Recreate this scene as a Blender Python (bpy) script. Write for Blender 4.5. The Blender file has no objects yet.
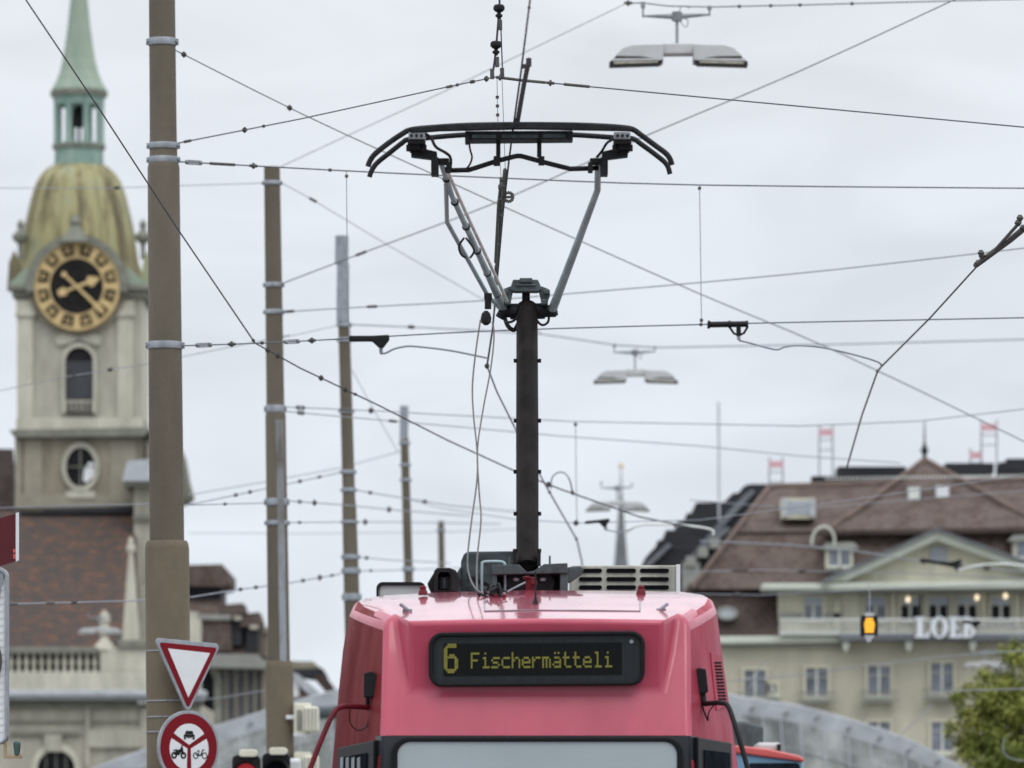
import bpy, bmesh, math, random
from mathutils import Vector, Matrix
random.seed(7)
R = math.radians
C = bpy.context.scene.collection
F, HZ, CZ = 5852.0, 880.0, 1.6          # focal length in px, horizon row, eye height

def P(px, py, Y):
    """world point at depth Y seen at (px, py)"""
    return Vector(((px - 512) * Y / F, Y, CZ + (HZ - py) * Y / F))
def S(px, Y):
    return px * Y / F

# ------------------------------------------------------------------ materials
def mat(name, col, rough=0.6, metal=0.0, var=0.15, scale=3.0, stretch=(1, 1, 1), coat=0.0, bump=0.0,
        col2=None, emit=None, estr=0.0, bscale=None, coatrough=0.05, detail=5.0, spec=0.5, contrast=(0.3, 0.7), grime=0.0, gscale=2.0, gstretch=(2.5, 2.5, 0.18), chips=0.0):
    m = bpy.data.materials.new(name); m.use_nodes = True
    nt = m.node_tree; b = nt.nodes['Principled BSDF']
    b.inputs['Roughness'].default_value = rough
    b.inputs['Metallic'].default_value = metal
    b.inputs['Coat Weight'].default_value = coat
    b.inputs['Coat Roughness'].default_value = coatrough
    b.inputs['Specular IOR Level'].default_value = spec
    tc = nt.nodes.new('ShaderNodeTexCoord'); mp = nt.nodes.new('ShaderNodeMapping')
    mp.inputs['Scale'].default_value = stretch
    nt.links.new(tc.outputs['Object'], mp.inputs['Vector'])
    nz = nt.nodes.new('ShaderNodeTexNoise'); nz.inputs['Scale'].default_value = scale
    nz.inputs['Detail'].default_value = detail; nz.inputs['Roughness'].default_value = 0.6
    nt.links.new(mp.outputs['Vector'], nz.inputs['Vector'])
    rp = nt.nodes.new('ShaderNodeValToRGB')
    c2 = col2 if col2 else tuple(min(1, c * (1 + var)) for c in col)
    c1 = col if col2 else tuple(c * (1 - var) for c in col)
    rp.color_ramp.elements[0].position = contrast[0]; rp.color_ramp.elements[0].color = (*c1, 1)
    rp.color_ramp.elements[1].position = contrast[1]; rp.color_ramp.elements[1].color = (*c2, 1)
    nt.links.new(nz.outputs['Fac'], rp.inputs['Fac'])
    last = rp.outputs['Color']
    if grime:                               # vertical run-off streaks and dirt
        m2 = nt.nodes.new('ShaderNodeMapping'); m2.inputs['Scale'].default_value = gstretch
        m2.inputs['Location'].default_value = (3.1, 1.7, 0.4)
        nt.links.new(tc.outputs['Object'], m2.inputs['Vector'])
        n3 = nt.nodes.new('ShaderNodeTexNoise'); n3.inputs['Scale'].default_value = gscale; n3.inputs['Detail'].default_value = 8
        n3.inputs['Roughness'].default_value = 0.65
        nt.links.new(m2.outputs['Vector'], n3.inputs['Vector'])
        r3 = nt.nodes.new('ShaderNodeMapRange'); r3.inputs[1].default_value = 0.38; r3.inputs[2].default_value = 0.60
        r3.inputs[3].default_value = 1.0 - grime; r3.inputs[4].default_value = 1.0 + grime * 0.25
        nt.links.new(n3.outputs['Fac'], r3.inputs[0])
        mm = nt.nodes.new('ShaderNodeMix'); mm.data_type = 'RGBA'; mm.blend_type = 'MULTIPLY'; mm.inputs[0].default_value = 1.0
        nt.links.new(last, mm.inputs[6]); nt.links.new(r3.outputs[0], mm.inputs[7]); last = mm.outputs[2]
        rr = nt.nodes.new('ShaderNodeMapRange'); rr.inputs[1].default_value = 0.35; rr.inputs[2].default_value = 0.65
        rr.inputs[3].default_value = min(1, rough * 1.35); rr.inputs[4].default_value = rough * 0.9
        nt.links.new(n3.outputs['Fac'], rr.inputs[0]); nt.links.new(rr.outputs[0], b.inputs['Roughness'])
    if chips:                               # small pale scuffs
        n4 = nt.nodes.new('ShaderNodeTexNoise'); n4.inputs['Scale'].default_value = 9; n4.inputs['Detail'].default_value = 9
        n4.inputs['Roughness'].default_value = 0.7
        nt.links.new(tc.outputs['Object'], n4.inputs['Vector'])
        r4 = nt.nodes.new('ShaderNodeMapRange'); r4.inputs[1].default_value = 0.66; r4.inputs[2].default_value = 0.72
        r4.inputs[3].default_value = 0.0; r4.inputs[4].default_value = chips
        nt.links.new(n4.outputs['Fac'], r4.inputs[0])
        m4 = nt.nodes.new('ShaderNodeMix'); m4.data_type = 'RGBA'; m4.inputs[7].default_value = (0.5, 0.42, 0.42, 1)
        nt.links.new(r4.outputs[0], m4.inputs[0]); nt.links.new(last, m4.inputs[6]); last = m4.outputs[2]
    nt.links.new(last, b.inputs['Base Color'])
    if bump:
        bp = nt.nodes.new('ShaderNodeBump'); bp.inputs['Strength'].default_value = bump
        bp.inputs['Distance'].default_value = 0.02
        n2 = nt.nodes.new('ShaderNodeTexNoise'); n2.inputs['Scale'].default_value = bscale or scale * 4
        n2.inputs['Detail'].default_value = 6
        nt.links.new(tc.outputs['Object'], n2.inputs['Vector'])
        nt.links.new(n2.outputs['Fac'], bp.inputs['Height'])
        nt.links.new(bp.outputs['Normal'], b.inputs['Normal'])
    if emit:
        b.inputs['Emission Color'].default_value = (*emit, 1); b.inputs['Emission Strength'].default_value = estr
    return m

def tile_mat(name, c1, c2, c3, sx=1.0, nscale=0.9):
    """clay roof tiles: rows, per-tile variation, weathering clouds"""
    m = bpy.data.materials.new(name); m.use_nodes = True
    nt = m.node_tree; b = nt.nodes['Principled BSDF']; b.inputs['Roughness'].default_value = 0.85
    b.inputs['Specular IOR Level'].default_value = 0.2
    tc = nt.nodes.new('ShaderNodeTexCoord')
    sep = nt.nodes.new('ShaderNodeSeparateXYZ'); nt.links.new(tc.outputs['Object'], sep.inputs[0])
    add = nt.nodes.new('ShaderNodeMath'); add.operation = 'ADD'
    nt.links.new(sep.outputs['Z'], add.inputs[0]); nt.links.new(sep.outputs['Y'], add.inputs[1])
    cmb = nt.nodes.new('ShaderNodeCombineXYZ')
    nt.links.new(sep.outputs['X'], cmb.inputs[0]); nt.links.new(add.outputs[0], cmb.inputs[1])
    br = nt.nodes.new('ShaderNodeTexBrick'); br.inputs['Scale'].default_value = 1.0
    br.inputs['Brick Width'].default_value = 0.36 * sx; br.inputs['Row Height'].default_value = 0.34 * sx
    br.inputs['Mortar Size'].default_value = 0.03
    br.inputs['Color1'].default_value = (*c1, 1); br.inputs['Color2'].default_value = (*c2, 1)
    br.inputs['Mortar'].default_value = tuple(c * 0.45 for c in c1) + (1,)
    nt.links.new(cmb.outputs[0], br.inputs['Vector'])
    nz = nt.nodes.new('ShaderNodeTexNoise'); nz.inputs['Scale'].default_value = nscale; nz.inputs['Detail'].default_value = 10
    nz.inputs['Roughness'].default_value = 0.72
    nt.links.new(tc.outputs['Object'], nz.inputs['Vector'])
    rp = nt.nodes.new('ShaderNodeValToRGB'); rp.color_ramp.elements[0].position = 0.43; rp.color_ramp.elements[1].position = 0.56
    nt.links.new(nz.outputs['Fac'], rp.inputs['Fac'])
    mx = nt.nodes.new('ShaderNodeMix'); mx.data_type = 'RGBA'
    nt.links.new(rp.outputs['Color'], mx.inputs[0])
    nt.links.new(br.outputs['Color'], mx.inputs[6]); mx.inputs[7].default_value = (*c3, 1)
    nt.links.new(mx.outputs[2], b.inputs['Base Color'])
    return m

M = {}
M['pole'] = mat('mast_paint', (0.122, 0.104, 0.079), 0.6, var=0.10, scale=4, stretch=(1, 1, 0.3), bump=0.2, spec=0.25, grime=0.12, gscale=1.5, gstretch=(1.2, 1.2, 0.4), chips=0.15)
M['wirek'] = mat('contact_wire_dark', (0.045, 0.047, 0.055), 0.6, var=0.2, scale=2, spec=0.2)
M['stonem'] = mat('sandstone_middle', (0.29, 0.268, 0.212), 0.9, var=0.14, scale=1.2, detail=8, spec=0.2)
M['pole2'] = mat('mast_paint_base', (0.146, 0.120, 0.083), 0.6, var=0.10, scale=4, stretch=(1, 1, 0.4), bump=0.2, spec=0.25, grime=0.10, gscale=1.5, gstretch=(1.2, 1.2, 0.4), chips=0.15)
M['galv'] = mat('galvanised_steel', (0.30, 0.325, 0.36), 0.5, 0.2, var=0.18, scale=9, grime=0.2, gscale=5)
M['galvd'] = mat('dull_steel', (0.215, 0.23, 0.255), 0.55, 0.1, var=0.4, scale=5, stretch=(1, 1, 0.35))
M['wire'] = mat('wire_steel', (0.115, 0.128, 0.155), 0.6, 0.0, var=0.2, scale=2, spec=0.2)
M['wirel'] = mat('wire_pale', (0.25, 0.27, 0.31), 0.6, 0.0, var=0.15, scale=2, spec=0.2)
M['fit'] = mat('fitting_bronze', (0.075, 0.072, 0.068), 0.6, 0.0, var=0.3, scale=20, spec=0.25)
M['black'] = mat('black_plastic', (0.011, 0.0115, 0.013), 0.5, var=0.25, scale=12, spec=0.18)
M['rubber'] = mat('black_rubber', (0.009, 0.0095, 0.011), 0.5, var=0.2, scale=10, spec=0.14)
M['panto'] = mat('pantograph_dark', (0.019, 0.020, 0.022), 0.5, 0.0, var=0.35, scale=15, spec=0.10)
M['arm'] = mat('pantograph_arm', (0.28, 0.35, 0.375), 0.45, 0.0, var=0.2, scale=10, stretch=(1, 1, 0.3), spec=0.5)
M['armb'] = mat('pantograph_lower_arm', (0.0135, 0.0115, 0.011), 0.55, 0.0, var=0.5, scale=8, stretch=(1, 1, 0.2), spec=0.05)
M['tape'] = mat('bright_tape', (0.55, 0.55, 0.52), 0.4, 0.2, var=0.3, scale=30)
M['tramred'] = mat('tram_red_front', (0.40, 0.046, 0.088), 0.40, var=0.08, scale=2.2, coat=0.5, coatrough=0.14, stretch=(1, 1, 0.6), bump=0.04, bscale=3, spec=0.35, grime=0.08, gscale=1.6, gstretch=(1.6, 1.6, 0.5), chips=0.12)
M['tramshade'] = mat('tram_red_shaded', (0.150, 0.020, 0.023), 0.5, var=0.18, scale=3, stretch=(1, 1, 0.4), spec=0.04, grime=0.2, gscale=2, gstretch=(1.6, 1.6, 0.5), chips=0.55)  # body red darkened in the colour for the flank away from the sun
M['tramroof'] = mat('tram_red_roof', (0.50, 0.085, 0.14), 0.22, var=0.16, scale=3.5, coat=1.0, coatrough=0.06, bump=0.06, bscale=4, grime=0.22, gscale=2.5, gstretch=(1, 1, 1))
M['tramright'] = mat('tram_red_right_side', (0.33, 0.036, 0.066), 0.45, var=0.10, scale=3, coat=0.05, coatrough=0.12, stretch=(1, 1, 0.4), bump=0.03, bscale=3, spec=0.08, grime=0.12, gscale=2, gstretch=(1.6, 1.6, 0.5), chips=0.2)  # same body red, kept lighter for the flank towards the sun
M['redpart'] = mat('red_fitting', (0.105, 0.005, 0.012), 0.5, var=0.3, scale=14, spec=0.2)
M['mask'] = mat('dark_mask_paint', (0.022, 0.025, 0.031), 0.4, var=0.15, scale=5, coat=0.15, spec=0.25)
M['screen'] = mat('windscreen_glass', (0.31, 0.355, 0.38), 0.06, var=0.10, scale=1.2, stretch=(1, 1, 2.5), coat=0.8, contrast=(0.2, 0.8))  # pale cloudy base colour stands in for sky reflected in the glass
M['glassd'] = mat('dark_side_glass', (0.012, 0.016, 0.021), 0.35, var=0.4, scale=6, spec=0.0)
M['dispf'] = mat('display_panel', (0.014, 0.018, 0.021), 0.3, var=0.3, scale=10, stretch=(4, 1, 0.1), coat=0.12, spec=0.2)
M['dispk'] = mat('display_matrix', (0.005, 0.0055, 0.006), 0.4, var=0.3, scale=30, stretch=(4, 1, 0.1), spec=0.12)
M['led'] = mat('led_yellow', (0.18, 0.17, 0.02), 0.5, var=0.15, scale=120, emit=(0.55, 0.53, 0.08), estr=0.07)
M['acgrey'] = mat('hvac_grey', (0.42, 0.41, 0.36), 0.55, var=0.15, scale=5, stretch=(1, 1, 0.4), grime=0.3, gscale=3)
M['acdark'] = mat('hvac_slot', (0.008, 0.008, 0.009), 0.9, var=0.2, spec=0.02)
M['boxgrey'] = mat('weathered_grp', (0.052, 0.066, 0.070), 0.75, var=0.5, scale=7, bump=0.2, stretch=(1, 1, 1.8), spec=0.25)
M['boxmid'] = mat('base_frame_grey', (0.058, 0.078, 0.082), 0.55, 0.0, var=0.3, scale=8, spec=0.35, grime=0.3, gscale=5)
M['white'] = mat('white_paint', (0.68, 0.70, 0.72), 0.5, var=0.06, scale=8, spec=0.3)
M['cyan'] = mat('pale_blue_rail', (0.30, 0.42, 0.44), 0.45, var=0.1)
M['rope'] = mat('grey_rope', (0.125, 0.125, 0.12), 0.8, var=0.2, scale=30)
M['cream'] = mat('cream_signal_paint', (0.62, 0.60, 0.49), 0.5, var=0.08, scale=6)
M['lamp'] = mat('luminaire_alu', (0.46, 0.47, 0.47), 0.45, 0.1, var=0.10, scale=4)
M['lampd'] = mat('luminaire_edge', (0.03, 0.03, 0.034), 0.5, var=0.2, spec=0.2)
M['lens'] = mat('luminaire_lens', (0.30, 0.28, 0.23), 0.15, var=0.35, scale=12, coat=0.5)
M['signred'] = mat('sign_red', (0.175, 0.002, 0.009), 0.5, var=0.08, scale=6, spec=0.2)
M['signdark'] = mat('dark_red_sign', (0.085, 0.007, 0.012), 0.5, var=0.12, scale=5, spec=0.15)
M['stone'] = mat('sandstone_pale', (0.405, 0.388, 0.325), 0.9, var=0.2, scale=1.1, stretch=(1, 1, 0.4), bump=0.2, detail=8, spec=0.2, grime=0.14, gscale=0.8, gstretch=(1.5, 1.5, 0.4))
M['stoned'] = mat('sandstone_dark', (0.255, 0.230, 0.175), 0.9, var=0.2, scale=1.2, stretch=(1, 1, 0.5), bump=0.2, detail=8, spec=0.2, grime=0.14, gscale=0.8, gstretch=(1.5, 1.5, 0.4))
M['stonel'] = mat('sandstone_light', (0.495, 0.478, 0.40), 0.9, var=0.16, scale=1.4, stretch=(1, 1, 0.4), detail=8, spec=0.2, grime=0.14, gscale=0.8, gstretch=(1.5, 1.5, 0.4))
M['stoneg'] = mat('sandstone_greenish', (0.195, 0.20, 0.165), 0.9, var=0.25, scale=1.5, detail=8, spec=0.2)
M['copper'] = mat('copper_patina', (0.185, 0.265, 0.215), 0.7, scale=0.9, stretch=(1.5, 1.5, 0.25), col2=(0.31, 0.36, 0.28), detail=7, spec=0.3)
M['copperl'] = mat('lantern_copper', (0.14, 0.245, 0.215), 0.7, scale=1.5, stretch=(2, 2, 0.4), col2=(0.30, 0.39, 0.34), detail=7, spec=0.3)
M['lead'] = mat('lead_roof', (0.40, 0.43, 0.46), 0.5, var=0.15, scale=2)
M['gold'] = mat('gilded_metal', (0.56, 0.415, 0.195), 0.5, 0.0, var=0.16, scale=4, spec=0.4)
M['dial'] = mat('clock_dial', (0.012, 0.011, 0.011), 0.6, var=0.5, scale=3, spec=0.15)
M['louvre'] = mat('louvre_dark', (0.028, 0.027, 0.030), 0.9, var=0.3, scale=3, stretch=(0.3, 1, 8), spec=0.05)
M['glass'] = mat('window_glass', (0.010, 0.011, 0.013), 0.3, var=0.6, scale=1.5, spec=0.1)
M['glassb'] = mat('window_glass_pale', (0.13, 0.145, 0.175), 0.12, var=0.6, scale=1.2, coat=0.2)
M['tile'] = tile_mat('clay_tiles_church', (0.150, 0.082, 0.057), (0.082, 0.060, 0.050), (0.062, 0.054, 0.050), 1.3, 1.9)
M['tile2'] = tile_mat('clay_tiles_brown', (0.104, 0.074, 0.062), (0.084, 0.062, 0.054), (0.120, 0.094, 0.082), 1.2, 1.4)
M['duct'] = mat('weathered_duct', (0.115, 0.105, 0.090), 0.6, scale=3, stretch=(1, 1, 0.35), col2=(0.27, 0.29, 0.32), detail=6, contrast=(0.40, 0.60))
M['tile3'] = tile_mat('clay_tiles_dark', (0.060, 0.042, 0.037), (0.050, 0.037, 0.034), (0.072, 0.054, 0.048), 1.0)
M['ridge'] = mat('ridge_tiles', (0.145, 0.108, 0.093), 0.9, var=0.25, scale=2, spec=0.2)
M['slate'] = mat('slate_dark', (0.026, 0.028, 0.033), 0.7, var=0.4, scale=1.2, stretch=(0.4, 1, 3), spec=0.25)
M['slatel'] = mat('slate_flashing', (0.13, 0.14, 0.155), 0.6, var=0.3, scale=1.2, spec=0.3)
M['plaster'] = mat('ochre_plaster', (0.48, 0.458, 0.365), 0.9, var=0.12, scale=0.7, stretch=(1, 1, 0.5), detail=8, spec=0.2, grime=0.10, gscale=0.7, gstretch=(1.5, 1.5, 0.4))
M['plasterl'] = mat('cream_plaster', (0.57, 0.552, 0.435), 0.9, var=0.1, scale=0.8, detail=8, spec=0.2, grime=0.12, gscale=0.7)
M['trim'] = mat('pale_green_trim', (0.50, 0.535, 0.46), 0.8, var=0.10, scale=1.0)
M['trimd'] = mat('grey_trim', (0.24, 0.245, 0.225), 0.8, var=0.15, scale=1.0)
M['winframe'] = mat('window_frame_pale', (0.56, 0.57, 0.52), 0.6, var=0.08)
M['blind'] = mat('grey_blind', (0.33, 0.36, 0.40), 0.7, var=0.1, stretch=(0.2, 1, 10))
M['railing'] = mat('white_railing', (0.62, 0.645, 0.62), 0.6, var=0.08)
M['letter'] = mat('white_letter', (0.66, 0.70, 0.74), 0.5, var=0.04)
M['orange'] = mat('orange_light', (0.9, 0.45, 0.03), 0.5, var=0.05, emit=(1.0, 0.43, 0.03), estr=1.0)
M['warm'] = mat('warm_bulb', (0.9, 0.8, 0.6), 0.5, var=0.05, emit=(1.0, 0.82, 0.55), estr=1.3)
M['redlens'] = mat('red_signal_lens', (0.35, 0.008, 0.015), 0.3, var=0.1, emit=(1.0, 0.02, 0.05), estr=0.22)
M['pink'] = mat('faded_red_panel', (0.62, 0.36, 0.40), 0.6, var=0.2, scale=2, stretch=(6, 1, 1))
M['blue'] = mat('tram_blue', (0.115, 0.245, 0.38), 0.3, var=0.15, scale=2, coat=0.6)
M['redtrim'] = mat('coral_red_trim', (0.50, 0.075, 0.070), 0.4, var=0.1, coat=0.3)
M['bark'] = mat('bark', (0.075, 0.058, 0.042), 0.9, var=0.3, scale=6, stretch=(1, 1, 0.3), bump=0.4)
M['leaf'] = mat('leaf', (0.078, 0.110, 0.018), 0.6, scale=1.0, col2=(0.25, 0.26, 0.048), detail=4, contrast=(0.34, 0.66), spec=0.25)
M['brass'] = mat('brass_bracket', (0.33, 0.25, 0.15), 0.5, 0.3, var=0.15)
M['teal'] = mat('dark_teal_fitting', (0.045, 0.085, 0.082), 0.5, var=0.3, scale=40)
M['asphalt'] = mat('asphalt', (0.085, 0.085, 0.085), 0.9, var=0.2, scale=2, detail=10, bump=0.3)
M['pave'] = mat('pavement', (0.22, 0.215, 0.20), 0.9, var=0.12, scale=2, detail=10)
M['rail'] = mat('rail_steel', (0.30, 0.29, 0.28), 0.3, 0.7, var=0.1)
M['canopyedge'] = mat('canopy_edge', (0.285, 0.305, 0.325), 0.5, var=0.25, scale=1.2, spec=0.3, detail=8)

def glass_canopy_mat():
    m = mat('canopy_glass', (0.065, 0.076, 0.073), 0.16, scale=0.9, stretch=(1.3, 1, 0.6), col2=(0.235, 0.25, 0.24), coat=0.12, detail=9, contrast=(0.36, 0.68), spec=0.25, grime=0.25, gscale=1.2, gstretch=(1, 1, 0.5))  # mottled pale tones in the colour stand in for streaky reflections
    return m
M['canopy'] = glass_canopy_mat()

def dome_mat():
    m = mat('dome_patina', (0.30, 0.30, 0.17), 0.7, scale=1.0, stretch=(1.4, 1.4, 0.12), col2=(0.40, 0.44, 0.28), detail=6)
    nt = m.node_tree; rp = [n for n in nt.nodes if n.type == 'VALTORGB'][0]
    e = rp.color_ramp.elements
    e[0].position = 0.30; e[0].color = (0.075, 0.065, 0.050, 1)
    e[1].position = 0.74; e[1].color = (0.25, 0.34, 0.25, 1)
    for p, c in ((0.43, (0.19, 0.165, 0.078)), (0.52, (0.32, 0.295, 0.145)), (0.62, (0.27, 0.30, 0.19))):
        n = e.new(p); n.color = (*c, 1)
    return m
M['dome'] = dome_mat()
_mp = [n for n in M['dome'].node_tree.nodes if n.type == 'MAPPING'][0]; _mp.inputs['Scale'].default_value = (2.0, 2.0, 0.10)
_nz = [n for n in M['dome'].node_tree.nodes if n.type == 'TEX_NOISE'][0]; _nz.inputs['Scale'].default_value = 0.55; _nz.inputs['Roughness'].default_value = 0.66

# ------------------------------------------------------------------ mesh builder
W = {}                                     # world location of every object
class MB:
    def __init__(s): s.v = []; s.f = []; s.cur = 0; s.fm = []
    def add(s, vs, fs):
        o = len(s.v); s.v += [Vector(v) for v in vs]; s.f += [[i + o for i in f] for f in fs]; s.fm += [s.cur] * len(fs); return s
    def hexa(s, a, b):                      # a: 4 verts (loop), b: 4 verts matching
        n = len(a)
        fs = [list(range(n))[::-1], [i + n for i in range(n)]]
        for i in range(n):
            j = (i + 1) % n; fs.append([i, j, j + n, i + n])
        return s.add(list(a) + list(b), fs)
    def box(s, lo, hi):
        x0, y0, z0 = lo; x1, y1, z1 = hi
        return s.hexa([(x0, y0, z0), (x1, y0, z0), (x1, y0, z1), (x0, y0, z1)],
                      [(x0, y1, z0), (x1, y1, z0), (x1, y1, z1), (x0, y1, z1)])
    def bp(s, x0, y0, x1, y1, Y, d):        # box whose front face at depth Y covers the pixel rectangle, d deep
        a, b = P(x0, y1, Y), P(x1, y0, Y)
        return s.box((a.x, Y, a.z), (b.x, Y + d, b.z))
    def prism(s, pts, Y, d):                # polygon in pixels at depth Y, extruded d backwards
        a = [P(x, y, Y) for x, y in pts]
        return s.hexa(a, [v + Vector((0, d, 0)) for v in a])
    def poly(s, pts): return s.add(pts, [list(range(len(pts)))])
    def grid(s, rows):
        n = len(rows[0]); vs = [v for r in rows for v in r]; fs = []
        for i in range(len(rows) - 1):
            for j in range(n - 1):
                fs.append([i * n + j, i * n + j + 1, (i + 1) * n + j + 1, (i + 1) * n + j])
        return s.add(vs, fs)
    def tube(s, pts, r, seg=8, cap=True):
        pts = [Vector(p) for p in pts]; n = len(pts)
        rs = r if isinstance(r, (list, tuple)) else [r] * n
        rings = []; up = None
        for i, p in enumerate(pts):
            t = (pts[min(i + 1, n - 1)] - pts[max(i - 1, 0)]).normalized()
            if up is None:
                up = Vector((0, 0, 1)) if abs(t.z) < 0.9 else Vector((0, 1, 0))
            a = (up - t * up.dot(t)).normalized(); b = t.cross(a); up = a
            rings.append([p + (a * math.cos(2 * math.pi * k / seg) + b * math.sin(2 * math.pi * k / seg)) * rs[i] for k in range(seg)])
        vs = [v for q in rings for v in q]; fs = []
        for i in range(n - 1):
            for k in range(seg):
                k2 = (k + 1) % seg
                fs.append([i * seg + k, i * seg + k2, (i + 1) * seg + k2, (i + 1) * seg + k])
        if cap: fs += [list(range(seg))[::-1], [(n - 1) * seg + k for k in range(seg)]]
        return s.add(vs, fs)
    def lathe(s, c, prof, seg=16, rot=0.0, sq=None):   # prof: (radius, z offset) ; c: centre Vector
        rings = []
        for r, z in prof:
            rings.append([Vector((c[0] + r * math.cos(rot + 2 * math.pi * k / seg), c[1] + r * math.sin(rot + 2 * math.pi * k / seg), c[2] + z)) for k in range(seg)])
        vs = [v for q in rings for v in q]; fs = []
        for i in range(len(prof) - 1):
            for k in range(seg):
                k2 = (k + 1) % seg
                fs.append([i * seg + k, i * seg + k2, (i + 1) * seg + k2, (i + 1) * seg + k])
        fs += [list(range(seg))[::-1], [(len(prof) - 1) * seg + k for k in range(seg)]]
        return s.add(vs, fs)
    def disc(s, c, n, r, d, seg=24):        # flat cylinder, centre c, axis n
        n = Vector(n).normalized(); return s.tube([Vector(c), Vector(c) + n * d], r, seg)
    def build(s, name, m, parent=None, at=None, smooth=False, bevel=0.0, bseg=2, angle=30, kind=None):
        o0 = W[parent.name] if parent else Vector(at if at is not None else (0, 0, 0))
        me = bpy.data.meshes.new(name)
        me.from_pydata([tuple(v - o0) for v in s.v], [], s.f)
        me.polygons.foreach_set('material_index', s.fm)
        bm = bmesh.new(); bm.from_mesh(me)
        bmesh.ops.remove_doubles(bm, verts=bm.verts, dist=1e-5)
        bmesh.ops.recalc_face_normals(bm, faces=bm.faces)
        bm.to_mesh(me); bm.free()
        for q in (m if isinstance(m, (list, tuple)) else [m]): me.materials.append(M[q])
        if smooth:
            for p in me.polygons: p.use_smooth = True
            me.set_sharp_from_angle(angle=R(angle))
        o = bpy.data.objects.new(name, me); C.objects.link(o)
        if parent: o.parent = parent
        else: o.location = o0
        W[o.name] = o0.copy()
        if bevel:
            b = o.modifiers.new('bevel', 'BEVEL'); b.width = bevel; b.segments = bseg; b.limit_method = 'ANGLE'; b.angle_limit = R(25)
        if kind: o['kind'] = kind
        return o

def _each(s, name, m, parent, **kw):       # every separate piece becomes a part of its own
    par = list(range(len(s.v)))
    def find(i):
        while par[i] != i: par[i] = par[par[i]]; i = par[i]
        return i
    for f in s.f:
        for i in f[1:]: par[find(i)] = find(f[0])
    comp = {}
    for f in s.f: comp.setdefault(find(f[0]), []).append(f)
    for fs in comp.values():
        q = MB(); ids = sorted({i for f in fs for i in f}); ix = {i: k for k, i in enumerate(ids)}
        q.add([s.v[i] for i in ids], [[ix[i] for i in f] for f in fs]); q.build(name, m, parent, **kw)
MB.each = _each
def tag(o, label, cat, group=None):
    o['label'] = label; o['category'] = cat
    if group: o['group'] = group
    return o
def thing(name, loc, label, cat, group=None):
    o = bpy.data.objects.new(name, None); C.objects.link(o); o.location = loc; o.empty_display_size = 0.3
    W[o.name] = Vector(loc); return tag(o, label, cat, group)
def ground_at(px, Y): return Vector(((px - 512) * Y / F, Y, 0))
def copy_tree(o, loc, label, group=None):
    r = o.copy(); C.objects.link(r); r.location = loc; r['label'] = label
    if group: r['group'] = group
    for ch in list(o.children):
        c = ch.copy(); C.objects.link(c); c.parent = r
        for g in ch.children:
            d = g.copy(); C.objects.link(d); d.parent = c
    return r
def roundrect(x0, y0, x1, y1, r, n=6):
    pts = []
    for cx, cy, a0 in ((x1 - r, y0 + r, -90), (x1 - r, y1 - r, 0), (x0 + r, y1 - r, 90), (x0 + r, y0 + r, 180)):
        for k in range(n + 1):
            a = R(a0 + 90 * k / n); pts.append((cx + r * math.cos(a), cy + r * math.sin(a)))
    return pts
def ring(mb, outer, inner, Y, d):          # frame between two pixel loops of equal length
    n = len(outer)
    o = [P(x, y, Y) for x, y in outer]; i_ = [P(x, y, Y) for x, y in inner]; b = Vector((0, d, 0))
    vs = o + i_ + [v + b for v in o] + [v + b for v in i_]; fs = []
    for k in range(n):
        j = (k + 1) % n
        fs += [[k, j, n + j, n + k], [2 * n + k, 3 * n + k, 3 * n + j, 2 * n + j], [k, 2 * n + k, 2 * n + j, j], [n + k, n + j, 3 * n + j, 3 * n + k]]
    return mb.add(vs, fs)
def curve(pts, n=8):                        # Catmull-Rom through tuples
    out = []
    for i in range(len(pts) - 1):
        p0, p1, p2, p3 = pts[max(i - 1, 0)], pts[i], pts[i + 1], pts[min(i + 2, len(pts) - 1)]
        for k in range(n):
            t = k / n
            out.append(tuple(0.5 * (2 * b + (c - a) * t + (2 * a - 5 * b + 4 * c - d) * t * t + (3 * b - a - 3 * c + d) * t ** 3) for a, b, c, d in zip(p0, p1, p2, p3)))
    out.append(tuple(pts[-1])); return out
def pc(pts, n=6): return [P(*q) for q in curve(pts, n)]

# ------------------------------------------------------------------ world, sun, camera
sc = bpy.context.scene
w = bpy.data.worlds.new('World'); sc.world = w; w.use_nodes = True
nt = w.node_tree; nt.nodes.clear()
out = nt.nodes.new('ShaderNodeOutputWorld')
sky = nt.nodes.new('ShaderNodeTexSky'); sky.sky_type = 'NISHITA'; sky.sun_disc = False
SUN_EL, SUN_AZ = R(52), R(150)              # azimuth clockwise from +Y
sky.sun_elevation = SUN_EL; sky.sun_rotation = SUN_AZ
bgs = nt.nodes.new('ShaderNodeBackground'); bgs.inputs['Strength'].default_value = 0.08
nt.links.new(sky.outputs[0], bgs.inputs['Color'])
tc = nt.nodes.new('ShaderNodeTexCoord'); sep = nt.nodes.new('ShaderNodeSeparateXYZ')
nt.links.new(tc.outputs['Generated'], sep.inputs[0])
rp = nt.nodes.new('ShaderNodeValToRGB')     # overcast: zenith about 2.5 times the horizon
e = rp.color_ramp.elements
e[0].position = 0.0; e[0].color = (0.79, 0.845, 0.915, 1)
e[1].position = 1.0; e[1].color = (2.05, 2.12, 2.25, 1)
for p_, c_ in ((0.05, (0.765, 0.82, 0.895)), (0.10, (0.755, 0.80, 0.865)), (0.16, (0.80, 0.83, 0.875)), (0.45, (1.30, 1.35, 1.43))):
    n_ = e.new(p_); n_.color = (*c_, 1)
nt.links.new(sep.outputs['Z'], rp.inputs['Fac'])
mp = nt.nodes.new('ShaderNodeMapping'); mp.inputs['Scale'].default_value = (1.0, 1.0, 2.6)
nt.links.new(tc.outputs['Generated'], mp.inputs['Vector'])
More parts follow.
